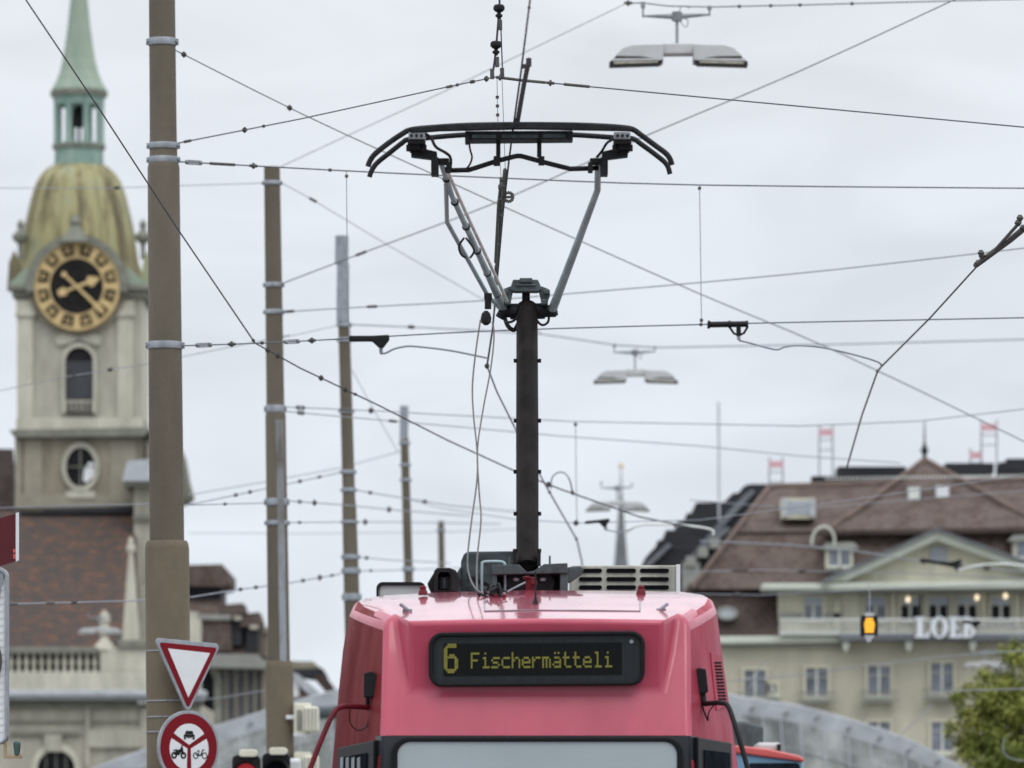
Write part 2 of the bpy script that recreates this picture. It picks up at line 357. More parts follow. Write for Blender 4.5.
nz = nt.nodes.new('ShaderNodeTexNoise'); nz.inputs['Scale'].default_value = 22; nz.inputs['Detail'].default_value = 6
nz.inputs['Roughness'].default_value = 0.45; nz.inputs['Distortion'].default_value = 0.6
nt.links.new(mp.outputs[0], nz.inputs['Vector'])
mr = nt.nodes.new('ShaderNodeMapRange'); mr.inputs[1].default_value = 0.32; mr.inputs[2].default_value = 0.68
mr.inputs[3].default_value = 0.965; mr.inputs[4].default_value = 1.10
nt.links.new(nz.outputs['Fac'], mr.inputs[0])
mul = nt.nodes.new('ShaderNodeMix'); mul.data_type = 'RGBA'; mul.blend_type = 'MULTIPLY'; mul.inputs[0].default_value = 1
nt.links.new(rp.outputs[0], mul.inputs[6]); nt.links.new(mr.outputs[0], mul.inputs[7])
bgc = nt.nodes.new('ShaderNodeBackground'); bgc.inputs['Strength'].default_value = 1.0
nt.links.new(mul.outputs[2], bgc.inputs['Color'])
mxs = nt.nodes.new('ShaderNodeMixShader'); mxs.inputs[0].default_value = 0.94
nt.links.new(bgs.outputs[0], mxs.inputs[1]); nt.links.new(bgc.outputs[0], mxs.inputs[2])
nt.links.new(mxs.outputs[0], out.inputs['Surface'])

sl = bpy.data.lights.new('sun', 'SUN'); sl.energy = 0.7; sl.angle = R(25); sl.color = (1.0, 0.96, 0.90)
so = bpy.data.objects.new('sun', sl); C.objects.link(so)
sd = Vector((math.sin(SUN_AZ) * math.cos(SUN_EL), math.cos(SUN_AZ) * math.cos(SUN_EL), math.sin(SUN_EL)))
so.rotation_euler = sd.to_track_quat('Z', 'Y').to_euler(); so.location = (0, 0, 60)

cam = bpy.data.cameras.new('camera'); co = bpy.data.objects.new('camera', cam); C.objects.link(co)
co.location = (0, 0, CZ); co.rotation_euler = (R(90), 0, 0)
cam.sensor_width = 36; cam.lens = 36 * F / 1024; cam.shift_y = (HZ - 384) / 1024
cam.clip_end = 6000; cam.clip_start = 0.5
cam.dof.use_dof = True; cam.dof.focus_distance = 40.5; cam.dof.aperture_fstop = 4.3
sc.camera = co
sc.view_settings.view_transform = 'Standard'; sc.view_settings.look = 'None'; sc.view_settings.exposure = 0

# ------------------------------------------------------------------ setting
MB().poly([(-3000, -300, 0), (3000, -300, 0), (3000, 5000, 0), (-3000, 5000, 0)]).build('ground', 'pave', kind='structure')
MB().poly([(-2.6, -60, .004), (6.5, -60, .004), (6.5, 150, .004), (-2.6, 150, .004)]).build('road', 'asphalt', kind='structure')
for x in (-0.4, 0.6, 2.7, 3.7):
    MB().poly([(x - .03, -60, .008), (x + .03, -60, .008), (x + .03, 150, .008), (x - .03, 150, .008)]).build('tram_rail', 'rail', kind='structure')

# ------------------------------------------------------------------ masts
def mast(label, Y, axis, prof, bands, ext=None, duct=None, split=None):
    """axis: ((px,py),(px,py)) line of the centre; prof: list (py, width px); bands: list of py"""
    (ax, ay), (bx, by) = axis
    cx = lambda y: ax + (bx - ax) * (y - ay) / (by - ay)
    gy = HZ + CZ * F / Y
    root = thing('tram_mast', ground_at(cx(gy), Y), label, 'mast', 'tall masts in a row along the tram line')
    def seg(pr, m, name):
        mb = MB(); pts = [P(cx(y), y, Y) for y, _ in pr]; rs = [S(w_, Y) / 2 for _, w_ in pr]
        mb.tube(pts, rs, 28); return mb.build(name, m, root, smooth=True, angle=50)
    k = split if split else len(prof)
    if split:
        seg(prof[split:] + [(gy, prof[-1][1])], 'pole2', 'base_tube')
        seg(prof[:split], 'pole', 'shaft')
    else:
        seg(prof + [(gy, prof[-1][1])], 'pole', 'shaft')
    def width(y):
        for (y0, w0), (y1, w1) in zip(prof, prof[1:]):
            if y0 <= y <= y1: return w0 + (w1 - w0) * (y - y0) / max(1e-6, y1 - y0)
        return prof[-1][1]
    for y, h in bands:
        wd = width(y) + 2.0; c = P(cx(y), y, Y); h2 = S(h, Y) / 2; r = S(wd, Y) / 2
        mb = MB().lathe(c, [(r, -h2), (r + .004, -h2 * .6), (r + .004, h2 * .6), (r, h2)], 24)
        for sx in (-1, 1):
            mb.box((c.x + sx * (r + .004) - .012, c.y - .03, c.z - h2 * .8), (c.x + sx * (r + .004) + .012, c.y + .03, c.z + h2 * .8))
            mb.tube([(c.x + sx * (r + .006), c.y - .06, c.z), (c.x + sx * (r + .006), c.y + .06, c.z)], .010, 6)
        mb.build('clamp_band', 'galv', root, smooth=True)
    if ext:
        mb = MB()
        for i, (x, y0, y1, w_) in enumerate(ext):
            mb.tube([P(x, y1, Y), P(x + .5, y0, Y)], S(w_, Y) / 2, 20)
        mb.build('top_tube', 'galv', root, smooth=True)
    if duct:
        x0, y0, x1, y1, w_ = duct
        r = S(w_, Y) / 2
        MB().tube([P(x0, y0, Y - .10), P(x1, y1, Y - .10)], r, 12).build('cable_cover', 'duct', root, smooth=True)
    return root
mast('nearest tall brown mast carrying the two traffic signs', 50, ((162, 0), (169, 768)),
     [(-35, 26), (130, 27), (160, 28), (163, 30), (168, 32), (500, 34.5), (541, 34.6), (541, 40), (544, 43), (549, 44.4)],
     [(42, 7), (146, 6), (160, 6), (345.5, 7)], split=7)
mast('second tall brown mast with a grey cable cover down its side', 75, ((272, 170), (279.6, 700)),
     [(167, 16), (400, 18), (411, 18.2), (413, 19.5), (416, 20.5), (600, 21.5), (661, 22), (661, 25), (664, 27.5), (668, 28)],
     [(183, 4), (285, 4.5), (312, 4.5), (409, 7), (502, 7), (523, 4.5)], duct=(279, 420, 282.6, 662, 8.5), split=7)
mast('third brown mast with a bright steel tube on top', 94, ((344.2, 330), (351, 570)),
     [(322, 11.8), (495, 12.6), (500, 13), (506, 14.2), (570, 15.4), (600, 15.8)],
     [(325, 4), (340, 4), (411, 4), (472, 4), (490, 4), (522, 3), (557, 5), (571, 6), (597, 7)],
     ext=[(341.5, 236, 264, 13.5), (342.6, 264, 322, 12.6)])
mast('fourth mast with a short steel top, between the steel-topped one and the stub', 130, ((404.5, 440), (409, 590)),
     [(438, 8.2), (590, 9)], [(443, 3.5), (465, 3), (480, 3), (569, 5)], ext=[(403.8, 406, 440, 8.6)])
mast('farthest short looking mast just left of the roof box', 165, ((441, 521), (442, 590)),
     [(521, 6.3), (590, 6.6)], [(530, 2)])

# ------------------------------------------------------------------ traffic signs on the first mast
def sign_frame(px, py, ang, rad=0.31):
    a = R(ang); c0 = P(168.4, py, 50)
    n = Vector((math.sin(a), -math.cos(a), 0)); u = Vector((math.cos(a), math.sin(a), 0))
    c = c0 + n * rad
    return c, u, n
def flat(mb, c, u, n, pts, off, d):         # polygon (u, z) placed off along n, thickness d
    z = Vector((0, 0, 1)); a = [c + u * x + z * y + n * (off + d) for x, y in pts]
    return mb.hexa(a, [v - n * d for v in a])
def offset_round(tri, r, n=5):
    pts = []; m = len(tri)
    for i in range(m):
        p = Vector(tri[i]); a = (Vector(tri[i - 1]) - p).normalized(); b = (Vector(tri[(i + 1) % m]) - p).normalized()
        bis = (a + b).normalized(); half = math.acos(max(-1, min(1, a.dot(b)))) / 2
        cc = p + bis * (r / math.sin(half))
        d0 = math.atan2((-bis).y, (-bis).x); sp = math.pi / 2 - half
        crs = a.x * b.y - a.y * b.x; sgn = 1 if crs < 0 else -1
        for k in range(n + 1):
            t = d0 + sgn * (-sp + 2 * sp * k / n)
            pts.append((cc.x + r * math.cos(t), cc.y + r * math.sin(t)))
    return pts
K = 50 / F
ca = math.cos(R(37))
def loc_px(c, q):                           # pixel to local sign coordinates
    return ((q[0] - (512 + c.x * F / c.y)) * c.y / F / ca, CZ + (HZ - q[1]) * c.y / F - c.z)
cT, u, n = sign_frame(188, 672, 37)
root = thing('yield_sign', Vector((cT.x, cT.y, cT.z - .38)), 'red and white triangular yield sign on the nearest mast', 'traffic sign')
mb = MB(); flat(mb, cT, u, n, offset_round([loc_px(cT, q) for q in ((155.5, 638.5), (220, 643), (188, 714.5))], .034), -.02, .02)
mb.build('back_plate', 'galv', root, bevel=.004)
mb = MB(); flat(mb, cT, u, n, offset_round([loc_px(cT, q) for q in ((160, 643), (216, 647), (188, 708.5))], .016), .0005, .004)
mb.build('red_border', 'signred', root)
mb = MB(); flat(mb, cT, u, n, [loc_px(cT, q) for q in ((168.4, 649), (208.8, 652.5), (187.9, 697.5))], .005, .003)
mb.build('white_field', 'white', root)
mb = MB()
for y in (651, 701):
    c = P(168.4, y, 50); mb.lathe(c, [(.197, -.006), (.197, .006)], 24)
mb.each('fixing_strap', 'galv', root)
cR, u, n = sign_frame(188, 748, 37)
root = thing('round_prohibition_sign', Vector((cR.x, cR.y, cR.z - .32)), 'round red sign split in three, under the triangular sign', 'traffic sign')
def circ(r, a0=0, a1=360, k=40): return [(r * math.cos(R(a0 + (a1 - a0) * i / k)), r * math.sin(R(a0 + (a1 - a0) * i / k))) for i in range(k + (1 if a1 - a0 < 360 else 0))]
RR = 36.8 * K
mb = MB(); flat(mb, cR, u, n, circ(RR), -.02, .02); mb.build('back_plate', 'galv', root, bevel=.004)
mb = MB(); flat(mb, cR, u, n, circ(RR * .915), .0005, .004); mb.build('red_border', 'signred', root)
for a0, a1 in ((30, 150), (150, 270), (270, 390)):
    rr = RR * .645; gap = .018
    am = R((a0 + a1) / 2); sh = (math.cos(am) * gap / math.sin(R(60)), math.sin(am) * gap / math.sin(R(60)))
    pts = [(0, 0)] + circ(rr - .022, a0 + 2, a1 - 2, 20)
    pts = [(p[0] + sh[0], p[1] + sh[1]) for p in pts]
    mb = MB(); flat(mb, cR, u, n, pts, .005, .003); mb.build('white_field', 'white', root)
def icon(fn, name):
    mb = MB(); fn(mb); return mb.build(name, 'black', root)
def car(mb):
    g = lambda pts: flat(mb, cR, u, n, [(x * RR * .78, y * RR * .8 + RR * .35) for x, y in pts], .0085, .002)
    g([(-.14, .12), (.14, .12), (.17, .01), (-.17, .01)]); g([(-.22, .0), (.22, .0), (.23, -.09), (-.23, -.09)])
    g([(-.22, -.10), (-.14, -.10), (-.14, -.17), (-.22, -.17)]); g([(.14, -.10), (.22, -.10), (.22, -.17), (.14, -.17)])
    g([(-.10, -.10), (.10, -.10), (.10, -.12), (-.10, -.12)])
def rings(mb, cx, cy, r, th):
    k = 18
    for i in range(k):
        a, b = 2 * math.pi * i / k, 2 * math.pi * (i + 1) / k
        flat(mb, cR, u, n, [((cx + q * math.cos(t)) * RR, (cy + q * math.sin(t)) * RR) for q, t in ((r, a), (r, b), (r - th, b), (r - th, a))], .0085, .002)
def moto(mb):
    rings(mb, -.49, -.22, .095, .05); rings(mb, -.19, -.22, .095, .05)
    g = lambda pts: flat(mb, cR, u, n, [(x * RR, y * RR) for x, y in pts], .0085, .002)
    g([(-.50, -.20), (-.42, -.08), (-.28, -.05), (-.24, -.12), (-.34, -.22)]); g([(-.30, -.05), (-.24, .03), (-.21, .0), (-.17, -.2), (-.21, -.2)])
    g([(-.52, -.08), (-.40, -.05), (-.40, -.09), (-.50, -.11)]); g([(-.27, .05), (-.20, .05), (-.20, .03), (-.27, .03)])
def moped(mb):
    rings(mb, .21, -.22, .09, .025); rings(mb, .50, -.22, .09, .025)
    g = lambda pts: flat(mb, cR, u, n, [(x * RR, y * RR) for x, y in pts], .0085, .002)
    g([(.20, -.20), (.30, -.24), (.40, -.22), (.45, -.08), (.42, -.08), (.37, -.19), (.30, -.21), (.21, -.175)])
    g([(.25, -.08), (.34, -.08), (.34, -.105), (.25, -.105)]); g([(.29, -.1), (.31, -.1), (.33, -.2), (.31, -.2)]); g([(.42, -.05), (.49, -.05), (.49, -.075), (.42, -.075)])
icon(car, 'car_pictogram'); icon(moto, 'motorcycle_pictogram'); icon(moped, 'moped_pictogram')
mb = MB()
for y in (717, 732): mb.lathe(P(168.6, y, 50), [(.197, -.006), (.197, .006)], 24)
mb.each('fixing_strap', 'galv', root)

# ------------------------------------------------------------------ signs at the left border
root = thing('red_panel_sign', ground_at(-30, 44), 'dark red panel sign with a white edge, cut by the left border', 'sign')
a = [P(-70, 539, 44.9), P(15.5, 513.5, 44), P(15.5, 561, 44), P(-70, 587, 44.9)]
MB().hexa(a, [v + Vector((0, .07, 0)) for v in a]).build('panel', 'signdark', root)
a = [P(15.7, 513, 43.99), P(18.6, 512.2, 44.12), P(18.6, 560, 44.12), P(15.7, 561.5, 43.99)]
MB().hexa(a, [v + Vector((0, .04, 0)) for v in a]).build('edge_strip', 'white', root)
mb = MB(); mb.bp(13.2, 549, 15.2, 552.5, 43.985, .01); mb.bp(13.2, 554, 15.2, 558.5, 43.985, .01); mb.build('red_sticker', 'redtrim', root)
MB().tube([ground_at(-30, 44.5), P(-30, 530, 44.5)], .06, 14).build('post', 'galvd', root, smooth=True)
root = thing('advert_board', ground_at(-40, 40), 'white round-cornered board in a steel frame at left border', 'sign')
o_, i_ = roundrect(-90, 567, 7.4, 744, 9), roundrect(-87, 571.5, 5.0, 741, 6)
mb = MB(); ring(mb, o_, i_, 40, .16); mb.build('frame', 'galv', root, bevel=.006)
MB().prism(roundrect(-88, 571, 6, 742, 6), 40.03, .10).build('face', 'white', root)
mb = MB()
for k in range(22): mb.bp(-84, 580 + k * 7.1, 4.2, 583 + k * 7.1, 40.026, .004)
mb.build('ribs', 'white', root)
MB().disc(P(-33, 661, 40.012), (0, 1, 0), S(35, 40), .015, 40).build('round_emblem', 'fit', root)
mb = MB(); mb.prism([(-80, 571), (4.5, 571), (-2, 603), (-12, 608), (-80, 608)], 40.010, .012); mb.build('shadow_flap', 'galvd', root)
MB().tube([ground_at(-40, 40.1), P(-40, 745, 40.1)], .06, 14).build('post', 'galvd', root, smooth=True)
root = thing('small_bracket', P(6, 745, 40), 'small brass bracket with a dark teal fitting under the white board', 'bracket')
mb = MB(); mb.bp(3.5, 741, 6.8, 758, 40.02, .02); mb.bp(3.5, 755, 22, 758.3, 40.018, .03); mb.bp(19, 753, 20.5, 759, 40.015, .02); mb.build('angle_bar', 'brass', root, bevel=.002)
mb = MB(); mb.lathe(P(17, 748, 40.03), [(.004, -.055), (.018, -.05), (.022, -.01), (.026, .02), (.022, .04), (.008, .05)], 12)
mb.build('fitting', 'teal', root, smooth=True)

# ------------------------------------------------------------------ the red tram
TR = thing('tram', (P(531, 880, 34).x, 34, 0), 'red tram front with yellow lit destination display and raised pantograph', 'tram')
frontL = [(378, 1140, 33.0), (380, 768, 33.02), (381.5, 735.5, 33.05), (383, 692, 33.14), (384, 655, 33.23), (384.6, 626, 33.31)]
silL = [(328, 1140, 34.1), (332, 768, 34.1), (335, 735.5, 34.1), (338.6, 692, 34.1), (343, 650, 34.1), (350, 612, 34.1)]
frontR = [(694, 1140, 33.0), (691.5, 768, 33.02), (690.5, 735.5, 33.05), (689.8, 692, 33.14), (689.4, 655, 33.23), (689, 626, 33.31)]
silR = [(746, 1140, 34.1), (738, 768, 34.1), (733.5, 735.5, 34.1), (727.5, 692, 34.1), (721.5, 650, 34.1), (716.5, 609, 34.1)]
pv = lambda L: [P(*q) for q in L]
def blend(A, B, t, bulge=0.0):
    o_ = []
    for a, b in zip(A, B):
        v = a.lerp(b, t); o_.append(v)
    return o_
back = lambda L: [v + Vector((0, 11, 0)) for v in L]
fl, sl_, fr, sr = pv(frontL), pv(silL), pv(frontR), pv(silR)
roofF = [(388, 617.5, 33.34), (396, 614.5, 33.36), (409, 621.5, 33.09), (470, 620, 33.07), (536, 619, 33.06), (600, 619.4, 33.07), (663.5, 620.5, 33.09), (677, 614, 33.36), (686, 617, 33.34)]
roofB = [(354.5, 602.5, 34.3), (367, 598, 34.4), (386, 595.3, 34.45), (450, 592, 34.5), (530, 590.3, 34.5), (610, 590.8, 34.5), (680, 591.6, 34.45), (702, 594.8, 34.4), (712.5, 599.5, 34.3)]
rf, rb = pv(roofF), pv(roofB)
# body shell: front skin, sides and roof in one continuous mesh
TS = (0, .35, .7, 1)
def lerp_rows(A, B, bulge, flat_last=True):
    rows = []
    for t in TS:
        k = 4 * t * (1 - t); rows.append([a.lerp(b, t) + Vector((bulge * k * (0 if j == len(A) - 1 else 1), 0, 0)) for j, (a, b) in enumerate(zip(A, B))])
    return rows
mb = MB()
mb.cur = 2
roof_rows = [[a.lerp(b, t) + Vector((0, 0, .012 * 4 * t * (1 - t) * (0 if j in (0, 8) else 1))) for j, (a, b) in enumerate(zip(rf, rb))] for t in TS]
roof_rows.append([v + Vector((0, .9, -.01)) for v in rb]); mb.grid(roof_rows)
mb.cur = 3; mb.grid([roof_rows[-1], [v + Vector((0, 11, 0)) for v in rb]])
mb.cur = 0
A692, A735 = P(409, 692, 33.13), P(409, 735.5, 33.05); B692, B735 = P(662.5, 691.5, 33.13), P(662.5, 735.5, 33.05)
mb.add([fl[2], A735, B735, fr[2], fl[3], A692, B692, fr[3]], [[0, 1, 5, 4], [1, 2, 6, 5], [2, 3, 7, 6]])
pl = [fl[3], fl[4], fl[5], rf[0]]; pli = [A692, A692.lerp(rf[1], .5) + Vector((-.006, 0, 0)), A692.lerp(rf[1], .87), rf[1]]
mb.grid([pl, pli])
pr = [fr[3], fr[4], fr[5], rf[8]]; pri = [B692, B692.lerp(rf[7], .5) + Vector((.006, 0, 0)), B692.lerp(rf[7], .87), rf[7]]
mb.grid([pr, pri])
boxL = [A692, A692.lerp(rf[2], .5), A692.lerp(rf[2], .87), rf[2]]; boxR = [B692, B692.lerp(rf[6], .5), B692.lerp(rf[6], .87), rf[6]]
mb.grid([pli, boxL]); mb.grid([pri, boxR])
top = rf[2:7]
mb.poly([A692, B692, boxR[1], boxR[2]] + top[::-1] + [boxL[2], boxL[1]])
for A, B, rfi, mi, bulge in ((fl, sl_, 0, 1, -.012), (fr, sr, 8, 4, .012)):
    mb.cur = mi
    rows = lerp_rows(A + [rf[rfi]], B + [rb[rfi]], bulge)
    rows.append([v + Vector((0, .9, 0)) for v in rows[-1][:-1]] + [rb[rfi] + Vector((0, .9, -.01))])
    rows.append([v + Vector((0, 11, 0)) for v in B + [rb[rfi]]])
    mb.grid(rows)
fo = mb.build('body_shell', ['tramred', 'tramshade', 'tramroof', 'boxmid', 'tramright'], TR, smooth=True, angle=30, bevel=.028, bseg=5)
fo.modifiers['bevel'].material = 0
MB().poly([P(378, 960, 33.0), P(694, 960, 33.0), P(694, 1140, 33.05), P(378, 1140, 33.05)]).build('lower_front_panel', 'tramred', TR)
# rear wall and underframe
mb = MB(); bl, br_ = back(sl_), back(sr)
mb.poly(bl + back(rb) + br_[::-1]); mb.build('rear_wall', 'tramshade', TR)
MB().box((P(345, 0, 34).x, 33.3, .25), (P(730, 0, 34).x, 45, .35)).build('underframe', 'black', TR)
for Yb in (35.5, 42.5):
    mb = MB()
    for dy in (-.85, .85):
        for x in (-.4 + .05, .6 - .05):
            mb.disc((x - .05, Yb + dy, .31), (1, 0, 0), .30, .10, 28)
    mb.each('wheel', 'galvd', TR, smooth=True)
# windscreen mask, frame, glass
mb = MB(); a = [P(381.8, 735.8, 33.046), P(690.2, 735.8, 33.046), P(693, 960, 32.99), P(379, 960, 32.99)]
mb.hexa([v + Vector((0, -.004, 0)) for v in a], a); mb.build('windscreen_mask', 'mask', TR)
o_, i_ = roundrect(391, 737, 683.5, 950, 17, 8), roundrect(397.5, 741.8, 677, 945, 13, 8)
mb = MB(); ring(mb, o_, i_, 32.985, .05); mb.build('windscreen_seal', 'rubber', TR, smooth=True, angle=40, bevel=.008, bseg=3)
ws = MB().prism(roundrect(396.5, 741, 678, 946, 13, 8), 33.0, .02).build('windscreen', 'screen', TR)
mb = MB(); mb.tube([P(560, 950, 32.97), P(545, 880, 32.96), P(470, 800, 32.965)], .012, 6); mb.build('wiper', 'black', TR)
for x in (415, 655):
    mb = MB(); mb.prism(roundrect(x - 28, 1010, x + 28, 1045, 14), 32.95, .06); mb.build('headlight', 'white', TR, bevel=.01)
MB().prism(roundrect(384, 1075, 688, 1120, 10), 32.9, .12).build('bumper', 'black', TR, bevel=.02)
# quarter windows on the slanted corners
def side_pt(A, B, t, y, off):
    def on(L):
        for p, q in zip(L, L[1:]):
            py, qy = HZ - (p.z - CZ) * F / p.y, HZ - (q.z - CZ) * F / q.y
            if qy <= y <= py: return p.lerp(q, (py - y) / (py - qy))
        return L[-1]
    v = on(A).lerp(on(B), t); return v + Vector((off, -abs(off) * .6, 0))
for A, B, sg in ((fl, sl_, -1), (fr, sr, 1)):
    t0, t1 = .04, .80
    yo = (740, 748) if sg < 0 else (737, 743)
    fr_o = [side_pt(A, B, t0, yo[0], sg * .032), side_pt(A, B, t1, yo[1], sg * .032), side_pt(A, B, t1, 935, sg * .032), side_pt(A, B, t0, 935, sg * .032)]
    g_o = [side_pt(A, B, t0 + .13, yo[0] + 13, sg * .036), side_pt(A, B, t1 - .08, yo[1] + 10, sg * .036), side_pt(A, B, t1 - .08, 925, sg * .036), side_pt(A, B, t0 + .13, 925, sg * .036)]
    inn = Vector((-sg * .045, .025, 0))
    q = MB().hexa(fr_o, [v + inn for v in fr_o]).build('quarter_window', 'rubber', TR, bevel=.008)
    MB().hexa(g_o, [v + inn for v in g_o]).build('pane', 'glassd', q)
    if sg < 0:
        mb = MB()
        for k in range(4):
            ta = .28 + k * .12
            bb = [side_pt(A, B, ta, 757, sg * .0385), side_pt(A, B, ta + .06, 758, sg * .0385), side_pt(A, B, ta + .06, 925, sg * .0385), side_pt(A, B, ta, 925, sg * .0385)]
            mb.hexa(bb, [v + inn * .05 for v in bb])
        mb.build('pane_reflection', 'galvd', q)  # pale strips stand in for reflections in the side glass
for A, B, sg in ((fl, sl_, -1), (fr, sr, 1)):
    bb = [side_pt(A, B, -.015, 735.8, sg * .006), side_pt(A, B, .09, 736.3, sg * .010), side_pt(A, B, .09, 950, sg * .010), side_pt(A, B, -.015, 950, sg * .006)]
    MB().hexa(bb, [v + Vector((-sg * .012, .006, 0)) for v in bb]).build('corner_mask', 'mask', TR)
# destination display
YD = 33.06
sk = lambda L: [(x, y - .008 * (x - 536)) for x, y in L]
disp_o, disp_i = sk(roundrect(428.5, 631.5, 645, 686, 14, 8)), sk(roundrect(433.5, 636, 640.5, 682, 10, 8))
DD = MB().prism(sk(roundrect(431, 634, 643, 684, 12, 8)), YD + .012, .05).build('destination_display', 'dispf', TR)
mb = MB(); ring(mb, disp_o, disp_i, YD - .012, .07); mb.build('display_seal', 'rubber', DD, smooth=True, angle=40, bevel=.008, bseg=3)
MB().prism(sk([(443.5, 643), (622, 643), (622, 675.5), (443.5, 675.5)]), YD + .009, .004).build('matrix_panel', 'dispk', DD)
mb = MB(); mb.disc(P(631.5, 641.5, YD + .004), (0, 1, 0), S(2, YD), .01, 12); mb.build('sensor', 'galv', DD)
FONT = {'F': ["#####", "#....", "#....", "####.", "#....", "#....", "#...."], 'i': ["..#..", ".....", ".##..", "..#..", "..#..", "..#..", ".####"],
 's': ["", "", ".####", "#....", ".###.", "....#", "####."], 'c': ["", "", ".####", "#....", "#....", "#....", ".####"],
 'h': ["#....", "#....", "#.##.", "##..#", "#...#", "#...#", "#...#"], 'e': ["", "", ".###.", "#...#", "#####", "#....", ".####"],
 'r': ["", "", "#.###", "##...", "#....", "#....", "#...."], 'm': ["", "", "####.", "#.#.#", "#.#.#", "#.#.#", "#.#.#"],
 '\u00e4': [".#.#.", "", ".###.", "....#", ".####", "#...#", ".####"], 't': [".#...", ".#...", "####.", ".#...", ".#...", ".#...", "..###"],
 'l': [".##..", "..#..", "..#..", "..#..", "..#..", "..#..", ".####"]}
SIX = ["..#####.", ".######.", "##......", "##......", "##......", "##.###..", "#######.", "##....##", "##....##", "##....##", "##....##", "##....##", ".######.", "..####.."]
mb = MB(); YT = YD + .006
def dot(x, y, w_, h_):
    q = sk([(x, y), (x + w_, y), (x + w_, y + h_), (x, y + h_)]); mb.prism(q, YT, .002)
x = 471.0
for ch in 'Fischerm\u00e4tteli':
    mb = MB()
    for r_, row in enumerate(FONT[ch]):
        for c_, k in enumerate(row):
            if k == '#': dot(x + c_ * 1.72, 652.2 + r_ * 2.3, 1.42, 1.85)
    mb.build('led_letter', 'led', DD); x += 10.2
mb = MB()
for r_, row in enumerate(SIX):
    for c_, k in enumerate(row):
        if k == '#': dot(444.0 + c_ * 1.78, 643.2 + r_ * 2.1, 1.45, 1.75)
mb.build('led_numeral', 'led', DD)
# mirror arms and camera boxes
ml = MB(); ml.tube(pc([(368, 707.5, 33.35), (352, 706.3, 33.25), (341, 707, 33.2), (333, 714, 33.15), (322, 738, 33.1), (309, 772, 33.05), (296, 810, 33.0)]), .0155, 10)
ml = ml.build('mirror_arm', 'redpart', TR, smooth=True)
mb = MB(); mb.prism(roundrect(280, 808, 306, 890, 6), 32.95, .08); mb.build('mirror_head', 'black', ml, bevel=.01)
mb = MB(); mb.prism([(364, 673), (371.5, 671), (377.5, 675), (377, 697), (363.5, 697)], 33.3, .09); mb.tube([P(367.5, 697, 33.36), P(367, 708, 33.36)], .012, 8)
mb.build('hinge_box', 'black', TR, bevel=.006)
mb = MB(); mb.tube(pc([(350, 709, 33.3), (350, 722, 33.32), (357, 730, 33.33), (366, 727, 33.34), (369, 716, 33.36)]), .004, 6); mb.build('mirror_cable', 'black', TR)
mr_ = MB(); mr_.tube(pc([(705, 704, 33.35), (714, 703, 33.25), (722, 703, 33.2), (728, 706, 33.17), (734, 722, 33.1), (744, 755, 33.05), (756, 800, 33.0)]), .0145, 10)
mr_ = mr_.build('mirror_arm', 'black', TR, smooth=True)
mb = MB(); mb.prism(roundrect(748, 798, 776, 880, 6), 32.95, .08); mb.build('mirror_head', 'black', mr_, bevel=.01)
mb = MB(); mb.prism([(694.5, 671), (699, 667.5), (706, 669), (708.5, 692), (697, 695)], 33.34, .10); mb.tube([P(703, 692, 33.38), P(704.5, 705, 33.36)], .016, 8)
mb.build('hinge_box', 'black', TR, bevel=.006)
mb = MB(); mb.tube(pc([(701, 692, 33.36), (703, 708, 33.36), (708, 721, 33.36)]), .006, 6); mb.tube(pc([(715, 704, 33.3), (709, 712, 33.34), (708, 720, 33.35)]), .004, 6); mb.build('mirror_cable', 'black', TR)
# louvred vent on the right flank
mb = MB()
def fp(t, y, off=.015): return side_pt(fr, sr, t, y, off)
q = [fp(.575, 652), fp(.88, 655), fp(.90, 706), fp(.60, 711)]
vb = MB().hexa(q, [v + Vector((-.012, .006, 0)) for v in q]).build('side_vent', 'tramright', TR, bevel=.004)
mb = MB()
for r_ in range(13):
    for c_ in range(2):
        y = 662 + r_ * 3.3; t = .655 + c_ * .105 + r_ * .001
        q = [fp(t, y, .018), fp(t + .085, y, .018), fp(t + .085, y + 1.7, .018), fp(t, y + 1.7, .018)]
        mb.hexa(q, [v + Vector((-.003, .002, 0)) for v in q])
mb.build('slots', 'acdark', vb)
# roof hardware
for px, py in ((423, 588.5), (641, 588)):
    MB().lathe(P(px, py + 4.5, 34.3), [(.030, -.012), (.024, .012), (.018, .02), (.020, .034), (.010, .044)], 14).build('red_insulator', 'redpart', TR, smooth=True)
for px, py, d in ((407, 613, -1), (661, 612.5, 1)):
    mb = MB(); mb.bp(px - 4.5, py - 4, px + 5, py + .8, 33.5, .05)
    mb.tube([P(px - 1 * d, py - 3, 33.48), P(px + 7 * d, py - 9, 33.48)], .010, 6); mb.build('roof_hook', 'galvd', TR)
mb = MB(); mb.lathe(P(535.5, 606, 33.7), [(.034, -.035), (.032, -.02), (.016, .02), (.011, .035), (.0055, .05), (.0045, .20)], 10); mb.build('antenna', 'black', TR, smooth=True)
mb = MB(); mb.bp(525.5, 577, 535.5, 591, 34.6, .08); mb.bp(523, 576, 530, 578.5, 34.58, .08); mb.bp(531, 581, 537, 585, 34.58, .05); mb.build('red_bracket', 'redpart', TR, bevel=.006)
mb = MB(); rnd = random.Random(3)
for k in range(12):
    x0, y0 = 487 + rnd.uniform(-7, 14), 593 + rnd.uniform(-3, 5)
    mb.tube(pc([(x0, y0, 34.2), (x0 + rnd.uniform(-5, 6), y0 - rnd.uniform(2, 8), 34.15), (x0 + rnd.uniform(-9, 9), y0 + rnd.uniform(-1, 4), 34.1)], 4), .006, 6)
mb.prism([(488, 599), (490, 588), (494, 584.5), (499, 590), (500, 598)], 34.2, .06)
mb.bp(496, 595, 506, 599.5, 34.1, .05)
mb.build('cable_bundle', 'panto', TR)
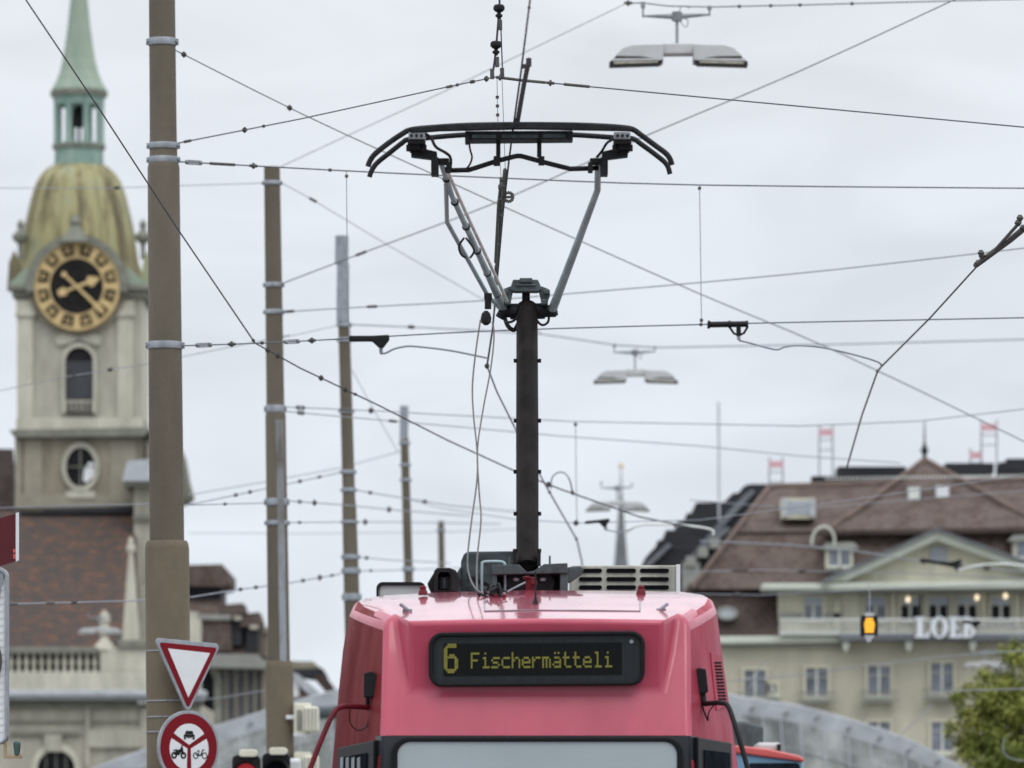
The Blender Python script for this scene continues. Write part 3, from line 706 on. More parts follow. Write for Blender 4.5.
mb = MB(); mb.bp(494, 594, 498, 597, 34.05, .02); mb.bp(502, 595, 506, 598.5, 34.05, .02); mb.each('bundle_tag', 'redpart', TR)
mb = MB(); mb.tube(pc([(503, 594, 34.2), (512, 589, 34.3), (525, 582.5, 34.55)]), .005, 6); mb.build('earthing_cable', 'galvd', TR)
mb = MB()
a_, b_ = P(484, 608.7, 33.55), P(577, 608.7, 33.55)
def on_roof(px, t):
    r0 = [a.lerp(b, t) for a, b in zip(rf[2:7], rb[2:7])]
    for a, b in zip(r0, r0[1:]):
        xa, xb = 512 + a.x * F / a.y, 512 + b.x * F / b.y
        if xa <= px <= xb: return a.lerp(b, (px - xa) / (xb - xa)) + Vector((0, 0, .012 * 4 * t * (1 - t) + .002))
    return r0[-1]
for x0 in (484.5, 640): mb.tube([on_roof(x0, .24), on_roof(x0, .62)], .0035, 5)
mb.tube([on_roof(x, .24) for x in (484.5, 500, 520, 536, 560, 590, 615, 640)], .0035, 5)
mb.build('hatch_seam', 'galvd', TR)
# headlamp-like floodlight housing on the roof
mb = MB(); a = [(427, 584), (436, 569), (449, 567.5), (456, 570), (461, 580), (457, 592), (431, 592)]
fo_, fi_ = [(434, 571), (437, 568), (450, 568), (453, 571), (452, 591), (434, 591)], [(438, 575), (440, 572), (449, 572), (450, 575), (449, 590), (438, 590)]
mb.prism(a, 35.0, .3); mb.build('floodlight_housing', 'black', TR, bevel=.01)
fh = MB(); ring(fh, fo_, fi_, 34.8, .2); fh = fh.build('floodlight_hood', 'black', TR)
mb = MB(); mb.prism([(452, 569), (461, 580), (457, 591), (451, 591)], 34.75, .2); mb.build('hood_flap', 'panto', fh)
mb = MB(); mb.lathe(P(444.5, 583, 34.97), [(.005, -.045), (.034, -.035), (.040, 0), (.034, .035), (.005, .045)], 16); mb.build('lens', 'glassb', fh, smooth=True)
mb = MB(); mb.prism(roundrect(377, 582.5, 425, 600, 6), 35.6, .5); mb.build('roof_box', 'lamp', TR, bevel=.02)
mb = MB(); o_, i_ = roundrect(376.3, 582, 425.7, 602, 6.5), roundrect(378.5, 585, 423.5, 600, 5); ring(mb, o_, i_, 35.58, .04); mb.build('roof_box_rim', 'black', TR)
# fibreglass box
mb = MB(); mb.prism([(460, 593), (461, 561), (464, 553.5), (468, 551.5), (517, 551), (517, 593)], 35.6, .7); mb.prism([(456, 593), (457, 572), (461, 566), (461, 593)], 35.55, .4)
mb.build('equipment_box', 'boxgrey', TR, bevel=.03, bseg=3)
mb = MB(); mb.tube(pc([(482, 594, 35.1), (482, 566, 35.1), (483, 562.5, 35.1), (487, 561.5, 35.1), (500, 561.5, 35.1), (504, 563, 35.1), (505, 567, 35.1), (505, 592, 35.1)], 3), .008, 8); mb.build('guard_rail', 'cyan', TR, smooth=True)
mb = MB(); mb.prism([(466, 573), (469, 575), (492, 585), (492, 588), (468, 580)], 35.3, .02); mb.build('strap_bar', 'panto', TR)
# roof-mounted air conditioner with slots
AC = MB().prism([(571, 565.5), (679.5, 565.2), (679.5, 593), (571, 593)], 36.0, 1.4).build('air_conditioner', 'acgrey', TR, bevel=.008)
mb = MB(); xs = [(579, 602), (606.5, 636), (640, 669)]
for y in (568.5, 577, 585.2):
    for x0, x1 in xs: mb.prism(roundrect(x0, y, x1, y + 4.2, 2), 35.99, .012)
mb.build('vent_slots', 'acdark', AC)
MB().bp(676.3, 564.3, 680.3, 593, 35.985, .1).build('edge_post', 'white', AC)
# ------------------------------------------------------------------ pantograph (part of the tram)
mb = MB()
mb.prism([(492, 565), (519, 564.5), (527, 572), (534, 571), (544, 564), (567.5, 563), (568, 573), (492.5, 574.5)], 35.0, .30)
mb.bp(492.5, 574, 497, 592, 35.02, .25); mb.bp(560, 573, 568, 592, 35.02, .25)
mb.prism([(568, 567), (580, 566), (584, 569), (582, 574), (569, 583), (567, 580)], 35.1, .1)
mb.bp(508.5, 557, 510.5, 566, 35.1, .03); mb.bp(548.8, 555.5, 550.8, 564, 35.1, .03)
PG = mb.build('pantograph', 'boxmid', TR, bevel=.004)
mb = MB()
for x0 in (516, 545):
    mb.disc(P(x0, 583, 35.1), (0, 1, 0), S(9.5, 35), .22, 24)
mb.bp(497, 575, 562, 592, 35.3, .06)
mb.build('air_spring', 'black', PG, smooth=True)
mb = MB()
for x0 in (516, 543): mb.lathe(P(x0, 579.5, 35.08), [(.008, -.012), (.018, -.008), (.018, .008), (.008, .012)], 10)
mb.each('bolt_head', 'galv', PG, smooth=True)
mb = MB()
mb.tube([P(527.5, 568, 35.15), P(527.3, 440, 36.0), P(527, 308, 36.9)], [S(11.2, 35.15), S(11.3, 36), S(10.6, 36.9)], 24)
mb.lathe(P(527.5, 569, 35.15), [(.035, -.02), (.05, 0), (.068, .02)], 20)
mb.build('lower_arm', 'armb', PG, smooth=True, angle=50)
mb = MB()
for y in (361, 421, 472, 514, 551):
    t = (568 - y) / 260; Yc = 35.15 + t * 1.75; c = P(527.4, y, Yc); r = S(11.6, Yc)
    mb.lathe(c, [(r, -.008), (r, .008)], 20)
    for sx in (-1, 1): mb.lathe(c + Vector((sx * (r + .004), -.02, 0)), [(.010, -.012), (.010, .012)], 8)
for x0 in (514.5, 539): mb.bp(x0 - 1.8, 549, x0 + 1.8, 566, 35.1, .06)
mb.build('cable_tie', 'black', PG)
# knuckle at the top of the lower arm
mb = MB(); Yk = 36.9
mb.tube([P(500, 311.5, Yk), P(556, 311, Yk)], S(6.2, Yk), 16); mb.tube([P(510, 311.5, Yk), P(545, 311, Yk)], S(8, Yk), 16)
mb.tube([P(504, 310, Yk - .02), P(499.5, 318, Yk - .02)], .03, 10); mb.tube([P(552, 309, Yk - .02), P(553, 316, Yk - .02)], .035, 10)
mb.tube([P(526, 309, Yk), P(526, 290, Yk)], .026, 12)
mb.build('knuckle', 'panto', PG, smooth=True, bevel=.004)
mb = MB(); Yk2 = 36.8
mb.prism([(513, 279.5), (538, 279.5), (540, 284), (542, 289.5), (538, 291.5), (514, 291.5), (510, 289.5), (511.5, 284)], Yk2, .12)
mb.prism([(510.5, 286), (514, 287), (512, 295), (510.5, 303), (505, 303), (501.5, 294), (503, 289)], Yk2 + .02, .10)
mb.prism([(541.5, 286), (549, 289), (550.3, 294), (547, 303), (541.5, 303), (540, 295), (538, 287)], Yk2 + .02, .10)
mb.bp(504, 299, 511, 304.5, Yk2 - .02, .12); mb.bp(541, 299, 548, 304.5, Yk2 - .02, .12)
mb.bp(519.5, 277.8, 532.5, 282.5, Yk2 - .02, .10); mb.bp(516, 284, 536, 286, Yk2 - .015, .05)
mb.bp(502, 289.5, 508, 294, Yk2 - .01, .06); mb.bp(544, 289.5, 550, 294, Yk2 - .01, .06)
mb.build('head_rest', 'boxmid', PG, bevel=.006)
mb = MB()
mb.tube(pc([(521, 306, Yk - .1), (519, 315, Yk - .1), (513, 321, Yk - .1), (507, 322, Yk - .08), (504, 317, Yk)]), .008, 8)
mb.tube(pc([(531, 308, Yk - .1), (536, 319, Yk - .1), (542, 325, Yk - .1), (548, 322, Yk - .05), (549, 314, Yk)]), .008, 8)
mb.tube(pc([(504, 316, Yk), (508, 326, Yk - .05), (514, 330, Yk - .05), (518, 324, Yk - .05)]), .014, 8)
mb.each('jumper_cable', 'panto', PG, smooth=True)
# upper arms
Yh = 35.3
mb = MB(); mb.tube([P(551.5, 312, Yk), P(575, 250, 36.2), P(597.5, 190, 35.5), P(598, 158, Yh)], [S(4.6, 37), S(4.0, 36), S(3.3, 35.5), S(3.2, 35)], 14)
mb.tube([P(548, 311, Yk), P(556, 311, Yk)], S(5.5, 37), 12); mb.build('upper_arm', 'arm', PG, smooth=True, angle=50)
mb = MB(); mb.tube([P(504, 309.5, Yk), P(480, 257, 36.2), P(452, 196, 35.55), P(441, 162, Yh)], [S(4.2, 37), S(3.2, 36), S(2.8, 35.5), S(3.0, 35)], 14)
mb.build('upper_arm', 'arm', PG, smooth=True, angle=50)
mb = MB(); mb.tube([P(446, 184, 35.45), P(447, 222, 35.8), P(488, 296, 36.8), P(503, 311, 36.9)], S(2.3, 36), 10); mb.build('control_rod', 'arm', PG, smooth=True)
mb = MB(); mb.tube(pc([(446, 168, 35.25), (466, 213, 35.6), (488, 260, 36.1), (507, 301, 36.65)]), .011, 8); mb.build('arm_conduit', 'tape', PG, smooth=True)
mb = MB()
_ap = [P(441, 162, Yh), P(452, 196, 35.55), P(480, 257, 36.2), P(504, 309.5, Yk)]
for a_, b_, ts in ((_ap[0], _ap[1], (.5,)), (_ap[1], _ap[2], (.1, .5, .9)), (_ap[2], _ap[3], (.3, .7))):
    for t in ts:
        c = a_.lerp(b_, t); dd = (b_ - a_).normalized(); mb.tube([c - dd * .007, c + dd * .007], .025, 12)
mb.tube(pc([(464, 238, 35.95), (459, 246, 36), (461, 254, 36), (466, 258, 36)]), .007, 6); mb.tube(pc([(466, 238, 35.95), (474, 250, 36), (470, 258, 36)]), .007, 6)
mb.each('cable_tie', 'panto', PG)
# collector head
def strip(pts, Y, r): return pc([(x, y, Y) for x, y in pts], 5)
up_ = [(368, 166.5), (370, 161), (375, 154), (388, 143.5), (402, 134), (411, 129.8), (432, 127.5), (470, 125.3), (520, 124.6), (570, 125), (600, 126), (622, 127.5), (633, 129.5), (641, 135), (656, 146), (666, 153.5), (670, 159), (672, 165)]
lw_ = [(369.5, 177), (371.5, 171), (377, 163), (390, 152.5), (402, 143), (408, 139.5), (424, 138.2), (466, 134.8), (520, 134.2), (572, 134.8), (620, 138), (633, 138.8), (641, 144), (654, 153.5), (664, 161.5), (668, 167), (670, 174)]
mb = MB(); mb.tube(strip(up_, 35.0, 0), .017, 10); mb.build('horn', 'panto', PG, smooth=True)
mb = MB(); mb.tube(strip(lw_, 35.35, 0), .016, 10); mb.build('horn', 'panto', PG, smooth=True)
mb = MB(); a = [(411, 127.6), (440, 125), (480, 123), (522, 122), (562, 122.4), (600, 124), (632, 127), (632, 130.5), (600, 129.8), (522, 128.6), (440, 130.4), (411, 132.5)]
mb.prism(a, 34.97, .06); mb.build('contact_strip', 'panto', PG, bevel=.004)
mb = MB(); mb.prism([(465, 131), (573, 130.5), (573, 138.5), (465, 139.5)], 35.05, .22); mb.bp(465, 131, 470, 143, 35.03, .1); mb.bp(567, 131, 573, 139.5, 35.03, .1); mb.build('strip_carrier', 'panto', PG, bevel=.006)
mb = MB(); mb.bp(472, 134.5, 496, 138, 35.045, .02); mb.bp(502, 134.3, 538, 138, 35.045, .02); mb.bp(543, 134, 566, 137.6, 35.045, .02); mb.each('carrier_plate', 'boxmid', PG)
mb = MB(); mb.bp(496, 137, 500.5, 158, 35.15, .03); mb.bp(537, 137, 541.5, 157, 35.15, .03); mb.bp(493.5, 156, 500, 165, 35.13, .06); mb.bp(538.5, 156, 544.5, 164.5, 35.13, .06)
mb.each('strut', 'panto', PG, bevel=.003)
mb = MB(); mb.tube(pc([(446, 170.5, 35.25), (466, 170, 35.2), (471, 169.3, 35.2), (495, 161.6, 35.16), (514, 156.6, 35.15), (519, 156, 35.15), (524, 156.8, 35.15), (543, 162, 35.16), (567, 168, 35.2), (573, 168.8, 35.2), (598, 168, 35.25)], 2), S(2.5, 35.2), 10); mb.build('cross_tube', 'panto', PG, smooth=True)
for sgn in (-1, 1):
    X = (lambda x: x) if sgn < 0 else (lambda x: 1040 - x - 1)
    def bxx(mb, x0, y0, x1, y1, Y, d): mb.bp(min(X(x0), X(x1)), y0, max(X(x0), X(x1)), y1, Y, d)
    mb = MB(); bxx(mb, 408.5, 132, 425, 139, 34.98, .35); mb.build('clamp_plate', 'galvd', PG, bevel=.004)
    mb = MB()
    for k in range(3): mb.disc(P(X(411.5 + k * 5), 135.5, 34.97), (0, 1, 0), .009, .01, 10)
    mb.build('clamp_bolt', 'black', PG)
    mb = MB(); bxx(mb, 407.5, 139.4, 425, 143.5, 35.0, .3); bxx(mb, 409, 143, 421, 149, 35.05, .2)
    mb.lathe(P(X(423.5), 148, 35.08), [(.02, -.02), (.02, .02)], 10); mb.lathe(P(X(409), 148, 35.08), [(.018, -.02), (.018, .02)], 10)
    mb.prism([(X(411), 148), (X(417), 147), (X(437), 151.5), (X(437), 158.5), (X(431), 158.5), (X(411), 156)], 35.12, .10)
    bxx(mb, 431, 157, 438.5, 174, 35.10, .16); bxx(mb, 437, 158, 449, 163, 35.14, .12); bxx(mb, 446, 162, 451, 171, 35.12, .12)
    mb.build('spring_bracket', 'panto', PG, bevel=.004)
mb = MB()
mb.tube(pc([(425, 133.5, 35), (431, 138, 35), (436, 147, 35), (446, 153, 35.05), (450.5, 158, 35.1), (450.5, 168, 35.2)]), .009, 8)
mb.tube(pc([(469, 141, 35.05), (470, 149, 35.08), (472, 157, 35.1), (470, 164, 35.15), (467, 168, 35.2)]), .006, 8)
mb.tube(pc([(614, 139, 35), (607, 143, 35), (602, 151, 35.05), (597, 157, 35.1)]), .008, 8)
mb.each('flexible_lead', 'panto', PG, smooth=True)
# pull-down rope with pulley
mb = MB(); Yr = 36.6
mb.tube([P(488, 296, Yr), P(488, 309, Yr)], .022, 10); mb.bp(484, 293, 492, 299, Yr - .02, .05)
mb.lathe(P(486, 318, Yr), [(.012, -.045), (.030, -.03), (.034, 0), (.026, .03), (.01, .045)], 14); mb.build('pulley', 'panto', PG, smooth=True)
mb = MB()
mb.tube(pc([(480.5, 320, 36.5), (476, 350, 36.3), (472.5, 385, 36.1), (473.5, 415, 35.9), (477, 450, 35.6), (477, 480, 35.4), (471, 525, 35.1), (467.5, 560, 34.9), (470, 578, 34.7), (477, 590, 34.4), (486, 594, 34.2)]), .0055, 6)
mb.tube(pc([(492.5, 322, 36.5), (494, 338, 36.4), (490.5, 370, 36.2), (483, 410, 35.9), (477.5, 450, 35.6), (479, 490, 35.4), (481, 520, 35.1), (477, 560, 34.9), (477, 590, 34.5)]), .0055, 6)
mb.each('pull_rope', 'rope', PG, smooth=True)

# ------------------------------------------------------------------ street lights hung over the street
def street_light(Y0, label):
    k = Y0 / F; cx, cy = 677, 50
    root = thing('hanging_street_light', P(cx, cy, Y0), label, 'street light', 'double street lights hung above the street')
    def Q(x, y, d=0): return P(x, y, Y0) + Vector((0, d, 0))
    for sg in (-1, 1):
        X = (lambda x: x) if sg < 0 else (lambda x: 2 * cx - x + 2)
        mb = MB(); pts = [(X(x), y) for x, y in ((614, 60.5), (616, 57), (623, 50.6), (632, 47.8), (663, 47), (663, 62.5), (640, 59.5), (616, 59))]
        a = [Q(x, y, -.24) for x, y in pts]; b = [Q(x, y, .24) for x, y in pts]; mb.hexa(a, b)
        h = mb.build('lamp_housing', 'lamp', root, bevel=.015)
        mb = MB(); pts = [(X(x), y) for x, y in ((609, 64.8), (614, 61.5), (640, 60.5), (662.5, 63.2), (662, 65), (659, 67), (609, 68.6))]
        a = [Q(x, y, -.26) for x, y in pts]; b = [Q(x, y, -.02) for x, y in pts]; mb.hexa(a, b); mb.build('lens_frame', 'lampd', h, bevel=.006)
        mb = MB(); pts = [(X(x), y) for x, y in ((612.5, 64.6), (658, 64.0), (657, 66.2), (613.5, 67.4))]
        a = [Q(x, y, -.285) for x, y in pts]; b = [Q(x, y, -.2) for x, y in pts]; mb.hexa(a, b); mb.build('lens', 'lens', h)
        mb = MB(); pts = [(X(x), y) for x, y in ((612, 62), (662, 61.5), (662, 63.5), (612, 64.3))]
        a = [Q(x, y, -.29) for x, y in pts]; b = [Q(x, y, -.25) for x, y in pts]; mb.hexa(a, b); mb.build('housing_lip', 'lamp', h)
    mb = MB(); a = [Q(x, y, -.13) for x, y in ((663, 45), (695, 44.6), (695, 55), (663, 55.4))]; mb.hexa(a, [v + Vector((0, .26, 0)) for v in a]); mb.build('center_box', 'lamp', root, bevel=.01)
    mb = MB(); mb.tube([Q(677, 45), Q(677, 19)], .019, 10); mb.build('stem', 'galv', root, smooth=True)
    mb = MB(); mb.tube([Q(677, 21), Q(677, 12)], .06, 12)
    mb.tube([Q(677, 16.5), Q(643, 16)], [.035, .012], 8); mb.tube([Q(677, 16.5), Q(710, 14.5)], [.035, .012], 8)
    mb.tube([Q(643, 17.5), Q(643, 3)], .011, 8); mb.tube([Q(709.5, 16), Q(709.5, 7.5)], .011, 8); mb.tube([Q(643, 8), Q(643, 2)], .026, 8); mb.tube([Q(709.5, 10), Q(709.5, 6)], .026, 8)
    mb.build('hanger', 'galvd', root, smooth=True)
    mb = MB(); mb.tube([Q(*q) for q in curve([(690, 8), (682, 6), (679, 13), (679, 20), (686, 27), (688, 21), (684, 18)], 5)], .006, 6); mb.build('supply_cable', 'galv', root)
    return root
L1 = street_light(67, 'largest double street light hanging top right of the pantograph')
def lamp_copy(px, py, Y, label): return copy_tree(L1, P(px, py, Y), label)
lamp_copy(635, 373, 110, 'middle sized double street light right of the pantograph mast')
lamp_copy(617, 503.5, 146, 'double street light in front of the distant pointed spire')
lamp_copy(100, 629, 200, 'pale double street light in front of the church balustrade')
lamp_copy(985, 663, 205, 'double street light in front of the pale facade beside the tree')

# ------------------------------------------------------------------ overhead wires
def wire(label, pts, w=1.3, m='wire', fits=(), name='span_wire', cat='wire', group='overhead wires above the street', smooth=0):
    """pts: (px,py,Y); fits: (px,py,kind)"""
    Y0 = sum(p[2] for p in pts) / len(pts)
    wp = pc(pts, smooth) if smooth else [P(*p) for p in pts]
    rs = [max(.003, S(w * .88, p.y) / 2) for p in wp]
    def out_of_frame(q): return q[0] >= 1055 or q[0] <= -25 or q[1] <= -25
    if out_of_frame(pts[-1]): wp.append(wp[-1] + (wp[-1] - wp[-2]).normalized() * 30); rs.append(rs[-1])   # runs on past the frame
    if out_of_frame(pts[0]): wp.insert(0, wp[0] + (wp[0] - wp[1]).normalized() * 22); rs.insert(0, rs[0])
    root = MB().tube(wp, rs, 6).build(name, m, at=wp[0], smooth=True)
    tag(root, label, cat, group)
    def near(px, py):
        best = None
        for a, b in zip(wp, wp[1:]):
            for k in range(41):
                v = a.lerp(b, k / 40); qx, qy = 512 + v.x * F / v.y, HZ - (v.z - CZ) * F / v.y
                d = (qx - px) ** 2 + (qy - py) ** 2
                if best is None or d < best[0]: best = (d, v, (b - a).normalized())
        return best[1], best[2]
    for px, py, kd in fits:
        v, t = near(px, py); u_ = S(1, v.y); mb = MB()
        if kd == 'clamp':
            mb.tube([v - t * u_ * 4, v + t * u_ * 4], u_ * 1.5, 8); mb.tube([v - t * u_ * 1.3, v + t * u_ * 1.3], u_ * 2.6, 8)
            mb.tube([v - Vector((0, 0, u_ * 3)), v + Vector((0, 0, u_ * 3))], u_ * 1, 6); nm, mm = 'clamp', 'fit'
        elif kd == 'insul':
            mb.tube([v - t * u_ * 8, v + t * u_ * 8], u_ * 1.3, 8)
            for q in (-6, -3.5, -1, 1.5, 4, 6.5): mb.tube([v + t * u_ * q, v + t * u_ * (q + .9)], u_ * 1.9, 8)
            nm, mm = 'rod_insulator', 'fit'
        elif kd == 'turn':
            sd = t.cross(Vector((0, 1, 0))).normalized() * u_ * 1.7
            mb.tube([v - t * u_ * 7 + sd, v + t * u_ * 7 + sd], u_ * .7, 6); mb.tube([v - t * u_ * 7 - sd, v + t * u_ * 7 - sd], u_ * .7, 6)
            mb.tube([v - t * u_ * 8.5, v - t * u_ * 6], u_ * 2.2, 8); mb.tube([v + t * u_ * 6, v + t * u_ * 8.5], u_ * 2.2, 8); nm, mm = 'turnbuckle', 'galvd'
        elif kd == 'rod':
            mb.tube([v - t * u_ * 13, v + t * u_ * 13], u_ * 1.5, 8); nm, mm = 'terminal_rod', 'fit'
        elif kd == 'knot':
            mb.tube([v - t * u_ * 1.4, v + t * u_ * 1.4], u_ * 1.7, 8); nm, mm = 'joint', 'fit'
        mb.build(nm, mm, root, smooth=True)
    return root

# contact wires
zc = 6.1
def cw(px, py): return (px, py, (zc - CZ) * F / (HZ - py))
ct = wire('thick black contact wire crossing the pantograph head', [cw(535, -45), cw(530, 0), cw(521, 72), cw(514, 122), cw(509, 160), cw(503, 212), cw(498, 270), cw(492.5, 330), cw(487, 366)], 2.4, 'wirek',
     [(529.5, 8, 'knot'), (486.5, 369, 'clamp')], name='contact_wire')
mb = MB(); mb.tube([P(529, 60, 32.1), P(524, 84, 33.2), P(517.5, 122, 34.8)], .014, 8); mb.bp(526, 58, 531.5, 66, 32.05, .03); mb.bp(521, 64, 526, 68, 32.5, .03); mb.bp(515, 118, 519, 122.5, 34.6, .03); mb.build('splice_bar', 'wirek', ct)
mb = MB(); rnd = random.Random(5)
mb2 = MB()
for k in range(26):
    t = k / 25; px, py = 504.5 - 8.5 * t, 180 + 92 * t; q = cw(px, py); w_ = (1.0 - .55 * t)
    c = P(px - rnd.uniform(-.3, 1.6), py, q[2]); h = S(rnd.uniform(.7, 2.2), q[2])
    (mb2 if k % 4 == 1 else mb).box((c.x - S(rnd.uniform(1.6, 4.6) * w_, 39), c.y - .05, c.z - h), (c.x + S(rnd.uniform(1.2, 3.4) * w_, 39), c.y + .02, c.z + h))
mb2.build('section_clip', 'galvd', ct)
a, b = cw(507, 170), cw(497, 285); mb.tube([P(a[0] - 2, a[1], a[2]), P(b[0] - 2, b[1], b[2])], .013, 8); mb.tube([P(501, 183, 38), P(498.5, 205, 39), P(495.5, 262, 42)], .011, 8)
ww = P(508.5, 197, 38.5)
for q in range(14):
    t0, t1 = 2 * math.pi * q / 14, 2 * math.pi * (q + 1) / 14; r = S(4.6, 38.5)
    mb.tube([ww + Vector((r * math.cos(t0), 0, r * math.sin(t0))), ww + Vector((r * math.cos(t1), 0, r * math.sin(t1)))], .011, 6)
mb.tube([ww - Vector((r, 0, 0)), ww + Vector((r, 0, 0))], .008, 6)
mb.build('section_insulator', 'fit', ct)
wire('contact wire running behind the black pantograph arm to the small clamp', [cw(487, 366), cw(497, 392), cw(517, 432), cw(546, 486), cw(577, 540), cw(582, 562), cw(583, 600)], 2.0, 'wirel', [(551, 492, 'knot'), (577, 539, 'knot')], name='contact_wire')
rw = wire('contact wire coming down from the top right border to the roof ridge', [cw(1080, 165), cw(1024, 228), cw(980, 263), cw(930, 318), cw(878, 370), cw(862, 415), cw(847, 467)], 2.0, 'wirek', [(878, 371, 'knot')], name='contact_wire')
mb = MB(); q0, q1, q2 = cw(1040, 217), cw(1018, 233), cw(978, 263)
mb.tube([P(*cw(1045, 211)), P(*cw(1010, 240)), P(*cw(976, 265))], .022, 8); mb.tube([P(*cw(1020, 222)), P(*cw(995, 250))], .012, 8)
for px, py in ((1020, 218), (1023, 228), (1018, 223), (982, 256), (981, 253), (978, 263), (984, 259)): mb.lathe(P(px, py, cw(px, py)[2]), [(.012, -.022), (.026, 0), (.012, .022)], 8)
mb.build('splice_clamp', 'fit', rw)
# first cross span with insulators
wire('long span wire from the nearest mast at the height of the black insulators', [(176, 346, 50.2), (262, 343, 50.6), (349, 338.5, 51), (500, 330.5, 51), (701, 324.5, 51), (860, 321, 51), (1060, 317, 51)], 1.5, 'wire', [(204, 346, 'turn'), (232, 344.8, 'clamp'), (262, 343.4, 'knot'), (292, 341.8, 'turn'), (312, 341, 'clamp'), (701, 324.5, 'knot')], smooth=3)
def horn_ins(label, poly, ring_pt, arm, Y, w=2.0, armm='wirel', tip=None):
    root = thing('arm_insulator', P(poly[0][0], poly[0][1], Y), label, 'insulator', 'black insulators holding the contact wire arms')
    mb = MB(); mb.prism(poly, Y - .05, .10); mb.build('insulator_body', 'black', root, bevel=.012, bseg=3)
    mb = MB(); mb.tube([P(*ring_pt[0], Y), P(*ring_pt[1], Y)], S(1.8, Y), 8); mb.build('eye_bolt', 'galvd', root)
    mb = MB(); mb.tube(pc(arm, 5), S(w, Y) / 2, 8); mb.build('steady_arm', armm, root, smooth=True)
    return root
horn_ins('black insulator beside the steel-topped mast with a curved arm', [(349, 335.5), (372, 335.5), (389, 334.5), (389.5, 339), (383, 347.5), (379, 347.5), (372, 340.8), (349, 341)], [(381, 346), (381, 353)],
         [(380, 353.5, 51), (386, 353, 51), (394, 349, 51), (405, 346.5, 51), (416, 346.5, 51), (450, 350.5, 51), (487, 358, 51)], 51, 2.0, 'wirel')
root = horn_ins('black insulator right of the middle sized street light', [(707.5, 321.3), (709.5, 320.8), (709.5, 328.2), (707.5, 327.8)], [(738.5, 335), (739, 340)],
         [(739, 340.5, 51), (750, 343, 51), (775, 349.5, 51), (785, 347, 51), (800, 345.5, 51), (830, 349, 51), (878, 362, 51), (878, 371, 51.5)], 51, 1.8, 'wirel')
mb = MB(); mb.tube([P(708, 324.6, 51), P(748, 324, 51)], S(3.0, 51), 14)
for x0 in (709, 729.5, 747): mb.tube([P(x0 - 1.2, 324.5, 51), P(x0 + 1.2, 324.4, 51)], S(3.9, 51), 14)
mb.build('insulator_tube', 'black', root, smooth=True)
mb = MB(); mb.tube([P(729.5, 327, 51), P(734, 333.5, 51), P(739, 335.5, 51), P(744, 333, 51), P(747.5, 327, 51)], S(1.2, 51), 8); mb.tube([P(738.5, 326, 51), P(738.8, 336, 51)], S(2.4, 51), 8)
mb.build('bracket', 'black', root, smooth=True)
# upper wire of that span and its droppers
wire('upper span wire from the nearest mast just below the pantograph head', [(176, 161.5, 50.2), (330, 170, 50.6), (500, 178, 51), (700, 185, 51), (1060, 188.5, 51)], 1.6, 'wire', [(194, 162, 'turn'), (222, 164, 'rod'), (254, 166, 'clamp'), (330, 170, 'knot')], smooth=3)
wire('thin vertical dropper left of the pantograph', [(346.5, 171, 51), (347, 240, 51), (349, 338, 51)], 1.1, 'wirel', [(346.5, 176, 'knot')], name='dropper')
wire('thin vertical dropper right of the pantograph', [(699.5, 185, 51), (700.5, 250, 51), (701.5, 324, 51)], 1.1, 'wirel', [(699.5, 188, 'knot'), (701.5, 321, 'knot')], name='dropper')
wire('guy wire from the nearest mast running down to the right border past the insulators', [(174, 49.5, 50.2), (300, 113, 53), (428, 172, 57), (509, 209, 60), (700, 294, 68), (840, 353, 74), (1060, 459, 84)], 1.4, 'wire', [(184, 55, 'clamp'), (290, 108, 'clamp')], smooth=3)
wire('span wire rising from the nearest mast to the peak above the pantograph', [(176, 143.5, 50.2), (300, 119, 46), (440, 88.5, 41), (495, 77, 39)], 1.6, 'wire', [(188, 142, 'rod'), (244, 130, 'clamp'), (262, 126, 'knot'), (449, 87, 'rod'), (458, 85, 'knot'), (472, 81.5, 'insul'), (487, 78.5, 'clamp')])
wire('span wire falling from the peak above the pantograph to the right border', [(495, 77, 39), (524, 80.5, 39), (700, 97, 39), (1060, 130.5, 39)], 1.6, 'wire', [(500, 78, 'clamp'), (517, 80, 'rod'), (535, 81.5, 'rod'), (551, 83.2, 'clamp'), (575, 85.5, 'rod')])
isr = thing('insulator_string', P(499, 0, 39), 'vertical string of two dark disc insulators at the top edge', 'insulator')
mb = MB(); mb.tube([P(499.5, -30, 39), P(499.5, 8, 39)], .008, 6); mb.tube([P(498.5, 18, 39), P(496.5, 43, 39)], .008, 6); mb.tube([P(495.5, 54, 39), P(492.5, 76, 39)], .008, 6); mb.tube([P(500.5, 18, 39), P(502.5, 70, 39)], .005, 6); mb.build('rod', 'wirek', isr)
for px, py in ((499, 8.5), (496, 45)):
    mb = MB(); mb.lathe(P(px, py, 39), [(.012, .028), (.030, .024), (.038, .012), (.038, -.008), (.026, -.020), (.012, -.028), (.014, -.036), (.024, -.042), (.024, -.054), (.012, -.062), (.012, -.07)], 16); mb.build('disc_insulator', 'panto', isr, smooth=True)
mb = MB()
for px, py in ((500, 25), (497, 62), (502, 73), (492, 74)): mb.tube([P(px, py - 5, 39), P(px + .3, py + 5, 39)], .014, 8)
mb.each('link', 'fit', isr)
hang = wire('thin chain hanging from the peak down behind the pantograph head', [(497, 78, 39.2), (497.5, 110, 39.2), (499, 150, 39.2), (502, 188, 39.2)], 1.0, 'wirel', [(497.5, 97, 'knot'), (497.5, 106, 'knot'), (498, 115, 'knot')], name='dropper')
wire('thin plain dropper beside the chain behind the pantograph head', [(502, 78, 39.25), (503.5, 120, 39.25), (506, 190, 39.25)], 1.0, 'wirel', name='dropper')
